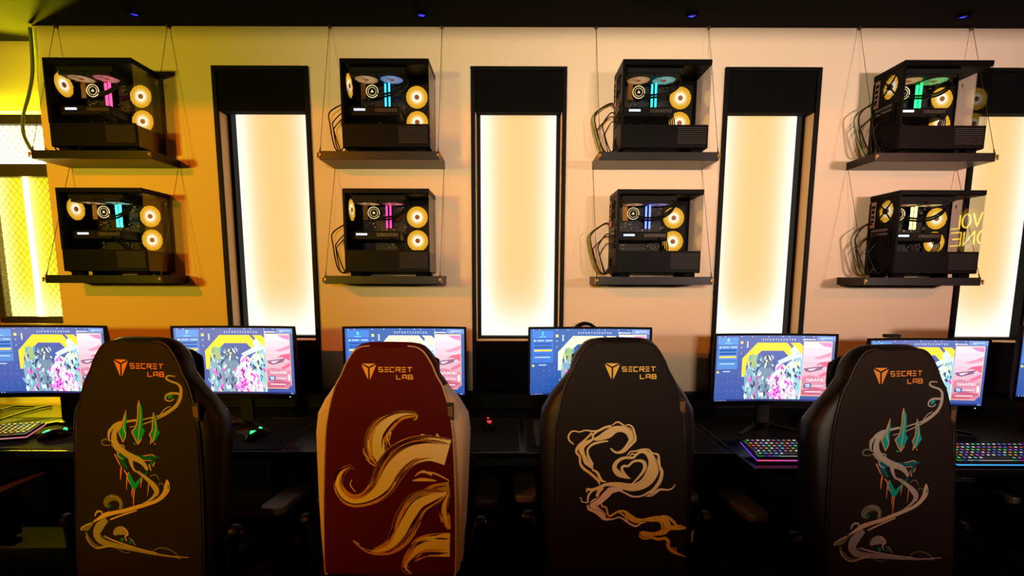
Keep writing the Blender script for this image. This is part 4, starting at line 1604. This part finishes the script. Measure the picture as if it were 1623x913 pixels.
    pr.patch([(740, 745), (785, 745), (795, 785), (750, 780)], c4, k, DT, 2)
    R([(750, 725, 4), (790, 745, 5), (820, 800, 5)], c4, k, GR, 2)
    R([(1010, 850, 4), (1060, 815, 6), (1130, 808, 6), (1210, 830, 6), (1295, 892, 5)], c4, k, OL)
    R([(600, 845, 4), (700, 885, 4), (760, 870, 3)], c4, k, OL, cross=1)
    R([(1300, 912, 3), (1240, 895, 4), (1388, 890, 3)], c4, k, GR, cross=1)
    return pr.m


def tails_print():
    pr = Print(X2, dz=-.018, xs=1.02)
    tO, tS = (490, 640), 270 / 1541
    TO, TS = (480, 640), 400 / 1338
    base, dark, gold, ol = (222, 190, 122), (50, 3, 3), (190, 124, 10), (165, 120, 48)
    tails = [
        ([(650, 570, 12), (625, 480, 78), (610, 380, 100), (625, 280, 96), (690, 190, 84), (775, 125, 56), (860, 97, 32), (930, 92, 20), (965, 115, 10), (945, 145, 5)], tO, tS, (208, 178, 104), 1),
        ([(1250, 435, 118), (1100, 400, 112), (950, 420, 118), (830, 490, 128), (740, 600, 126), (680, 720, 112), (600, 810, 84), (500, 868, 58), (400, 880, 52), (315, 830, 52), (272, 740, 42), (290, 650, 34), (340, 595, 22), (395, 572, 11), (428, 602, 5)], tO, tS, base, 3),
        ([(776, 452, 40), (700, 462, 34), (620, 490, 26), (560, 520, 14), (520, 560, 5)], TO, TS, ol, 1),
        ([(760, 470, 8), (690, 490, 44), (610, 530, 62), (560, 610, 66), (525, 690, 56), (470, 755, 34), (390, 780, 16), (330, 765, 8), (275, 726, 2)], TO, TS, base, 2),
        ([(779, 745, 62), (710, 745, 60), (640, 755, 54), (595, 790, 38), (560, 835, 22), (548, 868, 14), (580, 895, 4)], TO, TS, base, 2),
        ([(772, 478, 6), (752, 540, 22), (756, 600, 24), (776, 660, 6)], TO, TS, (205, 165, 80), 4),
    ]
    rnd = random.Random(11)
    for ti, (pts, o, s, col, lay) in enumerate(tails):
        pr.ribbon(pts, o, s, col, lay, per=8, cross=6)
        sp = smooth_path(pts, 10)
        nn = len(sp)
        big = max(p[2] for p in pts)

        def offs(f, i0, i1, wd, colr, ly):
            out = []
            idx = list(range(i0, i1, 4)) + [i1]
            for q, i in enumerate(idx):
                x, y, w = sp[i]
                a, b = sp[max(i - 1, 0)], sp[min(i + 1, nn - 1)]
                tx, ty = b[0] - a[0], b[1] - a[1]
                L = math.hypot(tx, ty) or 1
                tt = q / max(1, len(idx) - 1)
                taper = math.sin(math.pi * min(max(tt, .04), .96)) ** .7
                ff = f * (1 + .06 * math.sin(3 * tt + f * 9))
                out.append((x - ty / L * w * ff, y + tx / L * w * ff, wd * taper))
            if len(out) > 2:
                pr.ribbon(out, o, s, colr, ly, per=3, cross=1)
        unit = .175 / s
        for side in (-1, 1):
            offs(side * 1.0, 0, nn - 1, 4 * unit, (214, 160, 92), lay + .5)
        nh = 95 if ti in (0, 1, 3) else 45
        for h in range(nh):
            side = rnd.choice((-1, 1, 1)) if ti == 1 else rnd.choice((-1, 1))
            f = side * (1.05 - .62 * rnd.random() ** 1.5)
            i0 = rnd.randrange(0, int(nn * .75))
            i1 = min(nn - 1, i0 + rnd.randrange(int(nn * .12), int(nn * .45)))
            cc = rnd.random()
            colr = dark if cc < .46 else (gold if cc < .8 else (110, 66, 14))
            offs(f, i0, i1, rnd.uniform(5, 13 if colr != dark else 9) * unit, colr, lay + .6 + .004 * h)
    # loose tufts
    for pts in ([(1160, 335, 2), (1150, 270, 6), (1180, 310, 8), (1235, 350, 4)], [(1010, 300, 3), (1020, 272, 5), (1060, 290, 4)], [(730, 330, 3), (745, 255, 6), (715, 300, 6), (740, 380, 3)], [(400, 690, 3), (385, 740, 5), (430, 800, 5)],
                [(960, 650, 3), (1030, 605, 10), (1110, 640, 8)], [(940, 690, 4), (1030, 680, 16), (1150, 690, 5)], [(980, 620, 3), (1120, 620, 8), (1265, 690, 4)], [(520, 490, 3), (570, 540, 6), (640, 575, 3)], [(500, 400, 2), (510, 450, 7), (560, 510, 4)]):
        pr.ribbon(pts, tO, tS, (210, 158, 70), 3.5, per=4, cross=1)
    return pr.m


ARMPAD = mat('arm_pad', srgb(84, 72, 52), .5, vary=.2)


def tag_part(parent, z0, z1, side_x):
    y = back_y((z0 + z1) / 2) + .012
    lb = bx('brand_tag', mat('tag_black', srgb(14, 12, 11), .6), parent, side_x - .004, side_x + .020, y - .012, y - .009, z0, z1)
    m = MB()
    for i, s in enumerate(('LEAGUE', 'LEGENDS')):
        vs, fs = text_faces(s, .0095, 1.0)
        for f in fs:
            m.poly([(side_x + .004 + i * .0085 - vs[q][1], y - .0124, (z0 + z1) / 2 + vs[q][0] * .95) for q in f])
    m.build('tag_lettering', mat('tag_gold', srgb(200, 150, 60), .5), lb)


def chair(x, label, m_wing, m_cover, m_side, print_mesh, logo_col, rz=0, dz=0, dy=0, m_pipe=None, lofs=(0, 0), two_tone=False):
    t = thing('gaming_chair', label, 'chair', (x, back_y(.9) + dy, 0), rz, 'gaming chairs at the desks')
    b = backrest_mesh(two_tone).build('backrest', [m_wing, m_cover] if two_tone else m_wing, t, smooth=True)
    cov = cover_mesh().build('back_cover', m_cover, t, smooth=True)
    # piping along both edges of the cover
    for s in (-1, 1):
        pts = []
        for z, p in PANP:
            pts.append((s * (p + .001), back_y(z) + surf(p, z) - .001, z))
        MB().tube(smooth_path(pts, 3), .0032, 6).build('piping', m_pipe or m_side, t, smooth=True)
    logo(logo_col, X3, *lofs).build('logo_print', M_PRINT, cov, attr=True)
    if print_mesh:
        pm = print_mesh.build('embroidered_print', M_PRINT, cov, attr=True)
    # tag at the right seam
    zt = on_back(0, 632)[1]
    tag_part(t, zt - .055, zt + .005, interp(PANP, zt) + .002)
    # head pillow on the front of the headrest
    zc = ZT - .115
    pl = MB()
    rows = []
    for i in range(9):
        u = -1 + 2 * i / 8
        k = (1 - abs(u) ** 3.0) ** .5 if abs(u) < 1 else .12
        k = max(k, .15)
        rows.append([(.155 * u, back_y(zc) + .108 + .040 * k * math.cos(a), zc + .075 * (.55 + .45 * k) * math.sin(a)) for a in [2 * math.pi * q / 14 for q in range(14)]])
    pl.rings(rows).build('head_pillow', mat('pillow_black', srgb(12, 11, 11), .9, bump=.3), t, smooth=True)
    # seat with raised sides
    yb = back_y(.5)
    st = MB()
    rows = []
    for i in range(8):
        v = i / 7
        yy = yb + .03 + .47 * v
        hz = .50 - .012 * v
        w = .245 - .02 * v
        low = .085 if v < .9 else .06
        rows.append([(-w, yy, hz + .035), (-w + .05, yy, hz + .03), (-w + .085, yy, hz), (0, yy, hz - .004), (w - .085, yy, hz), (w - .05, yy, hz + .03), (w, yy, hz + .035), (w + .012, yy, hz - .02), (w - .02, yy, hz - low), (-w + .02, yy, hz - low), (-w - .012, yy, hz - .02)])
    st.rings(rows).build('seat', m_side, t, smooth=True)
    # recline hinges and knobs
    for s in (-1, 1):
        hb = MB()
        hb.rings([[(s * .285, yb + .045, .40), (s * .298, yb + .045, .40), (s * .298, yb + .12, .40), (s * .285, yb + .12, .40)],
                  [(s * .285, yb + .03, .66), (s * .298, yb + .03, .66), (s * .298, yb + .075, .66), (s * .285, yb + .075, .66)]])
        hb.build('hinge_bracket', M_BLACK, t, bevel=.003)
        MB().lathe([(.024, s * .298), (.024, s * .318), (.018, s * .326), (.001, s * .327)], (0, yb + .06, .665), 'x', 18).build('recline_knob', M_PLASTIC, t, smooth=True)
        MB().lathe([(.006, s * .326), (.006, s * .331), (.001, s * .332)], (0, yb + .06, .665), 'x', 10).build('bolt', M_STEEL, t, smooth=True)
        bx('arm_post', M_BLACK, t, s * .305 - .02, s * .305 + .02, yb + .31, yb + .36, .44, .635, bevel=.004)
        ap = MB()
        hx = .045
        y0, y1 = yb + .23, yb + .47
        outl = []
        for cx_, cy_, a0 in ((hx - .03, y1 - .03, 0), (-hx + .03, y1 - .03, 90), (-hx + .03, y0 + .03, 180), (hx - .03, y0 + .03, 270)):
            for q in range(5):
                a = math.radians(a0 + q * 22.5)
                outl.append((s * .315 + cx_ + .03 * math.cos(a), cy_ + .03 * math.sin(a), .635))
        ap.prism(outl, (0, 0, .028))
        ap.build('armrest', ARMPAD, t, bevel=.006)
        bx('arm_bracket', M_BLACK, t, min(s * .17, s * .325), max(s * .17, s * .325), yb + .315, yb + .355, .405, .425)
    bx('seat_plate', M_BLACK, t, -.12, .12, yb + .13, yb + .38, .385, .42, bevel=.004)
    yc = yb + .26
    MB().lathe([(.028, .12), (.028, .26), (.018, .262), (.018, .386)], (0, yc, 0), 'z', 16).build('gas_lift', M_STEEL, t, smooth=True)
    bs = MB().lathe([(.05, .075), (.055, .10), (.05, .125), (.03, .13)], (0, yc, 0), 'z', 18).build('base_hub', M_BLACK, t, smooth=True)
    for q in range(5):
        a = math.pi / 2 + q * 2 * math.pi / 5
        d = Vector((math.cos(a), math.sin(a), 0))
        n = Vector((-d.y, d.x, 0))
        c0 = Vector((0, yc, 0))
        rg = []
        for rr, w, zb_, zt_ in ((.04, .028, .085, .122), (.30, .018, .065, .088)):
            rg.append([c0 + d * rr + n * w + Vector((0, 0, zb_)), c0 + d * rr - n * w + Vector((0, 0, zb_)), c0 + d * rr - n * w * .7 + Vector((0, 0, zt_)), c0 + d * rr + n * w * .7 + Vector((0, 0, zt_))])
        MB().rings(rg).build('base_leg', M_BLACK, t)
        cp_ = c0 + d * .29
        w_ = MB()
        for s in (-1, 1):
            rgs = []
            for off, r in ((.004, .028), (.004, .030), (.022, .030), (.022, .024)):
                rgs.append([cp_ + n * s * off + d * r * math.cos(k * math.pi / 7) + Vector((0, 0, .031 + r * math.sin(k * math.pi / 7))) for k in range(14)])
            w_.rings(rgs)
        w_.build('caster', M_PLASTIC, t, smooth=True)
    for ch in t.children:                 # drawings are in the room's y; seat height is set per chair
        ch.location.y -= back_y(.9)
        if not ch.name.startswith(('base', 'caster', 'gas_lift')):
            ch.location.z += dz
    return t


LEATHER_D = mat('dark_leather', srgb(23, 17, 14), .36, spec=.5, vary=.25, vscale=40, bump=.25, bscale=700)
LEATHER_C = mat('charcoal_leather', srgb(21, 17, 15), .38, spec=.5, vary=.25, vscale=40, bump=.25, bscale=700)
FAB_D = mat('dark_cover', srgb(30, 20, 15), .62, spec=.2, vary=.2, vscale=50, bump=.35, bscale=900)
FAB_C = mat('charcoal_cover', srgb(25, 20, 17), .62, spec=.2, vary=.2, vscale=50, bump=.35, bscale=900)
RED = mat('red_cover', srgb(80, 0, 2), .65, spec=.15, vary=.15, vscale=50, bump=.3, bscale=900)
CREAM = mat('cream_leather', srgb(222, 205, 185), .5, vary=.1, vscale=30, bump=.2, bscale=700)
PIPE_D = mat('dark_piping', srgb(24, 20, 19), .5, vary=.1)
PIPE_C = mat('cream_piping', srgb(200, 175, 135), .5, vary=.1)
OG = (228, 120, 40)
GO = (226, 160, 60)

chair(X1, 'dark chair with orange logo and trident ribbon print, left of the red chair', LEATHER_D, FAB_D, LEATHER_D, trident_print(), OG, rz=-.12, dz=.008, dy=NEAR, m_pipe=PIPE_D, lofs=(-.010, .014))
chair(X2, 'red chair with cream sides and gold plume print', CREAM, RED, LEATHER_D, tails_print(), (224, 150, 52), rz=-.03, dz=-.018, m_pipe=PIPE_C, lofs=(-.034, .014), two_tone=True)
chair(X3, 'charcoal chair with gold smoke swirl print', LEATHER_C, FAB_C, LEATHER_C, smoke_print(), GO, m_pipe=PIPE_D)
chair(X4, 'dark chair with orange logo and trident ribbon print, in front of the rainbow keyboards', LEATHER_D, FAB_D, LEATHER_D, trident_print(), OG, rz=.12, dz=-.010, dy=NEAR, m_pipe=PIPE_D, lofs=(-.030, .014))
chair(-2.36, 'dark chair cut by the left border with only its right edge showing', LEATHER_D, FAB_D, LEATHER_D, None, OG, m_pipe=PIPE_D)
chair(2.28, 'dark chair cut by the right border with only its left edge showing', LEATHER_C, FAB_C, LEATHER_C, None, OG, m_pipe=PIPE_D)
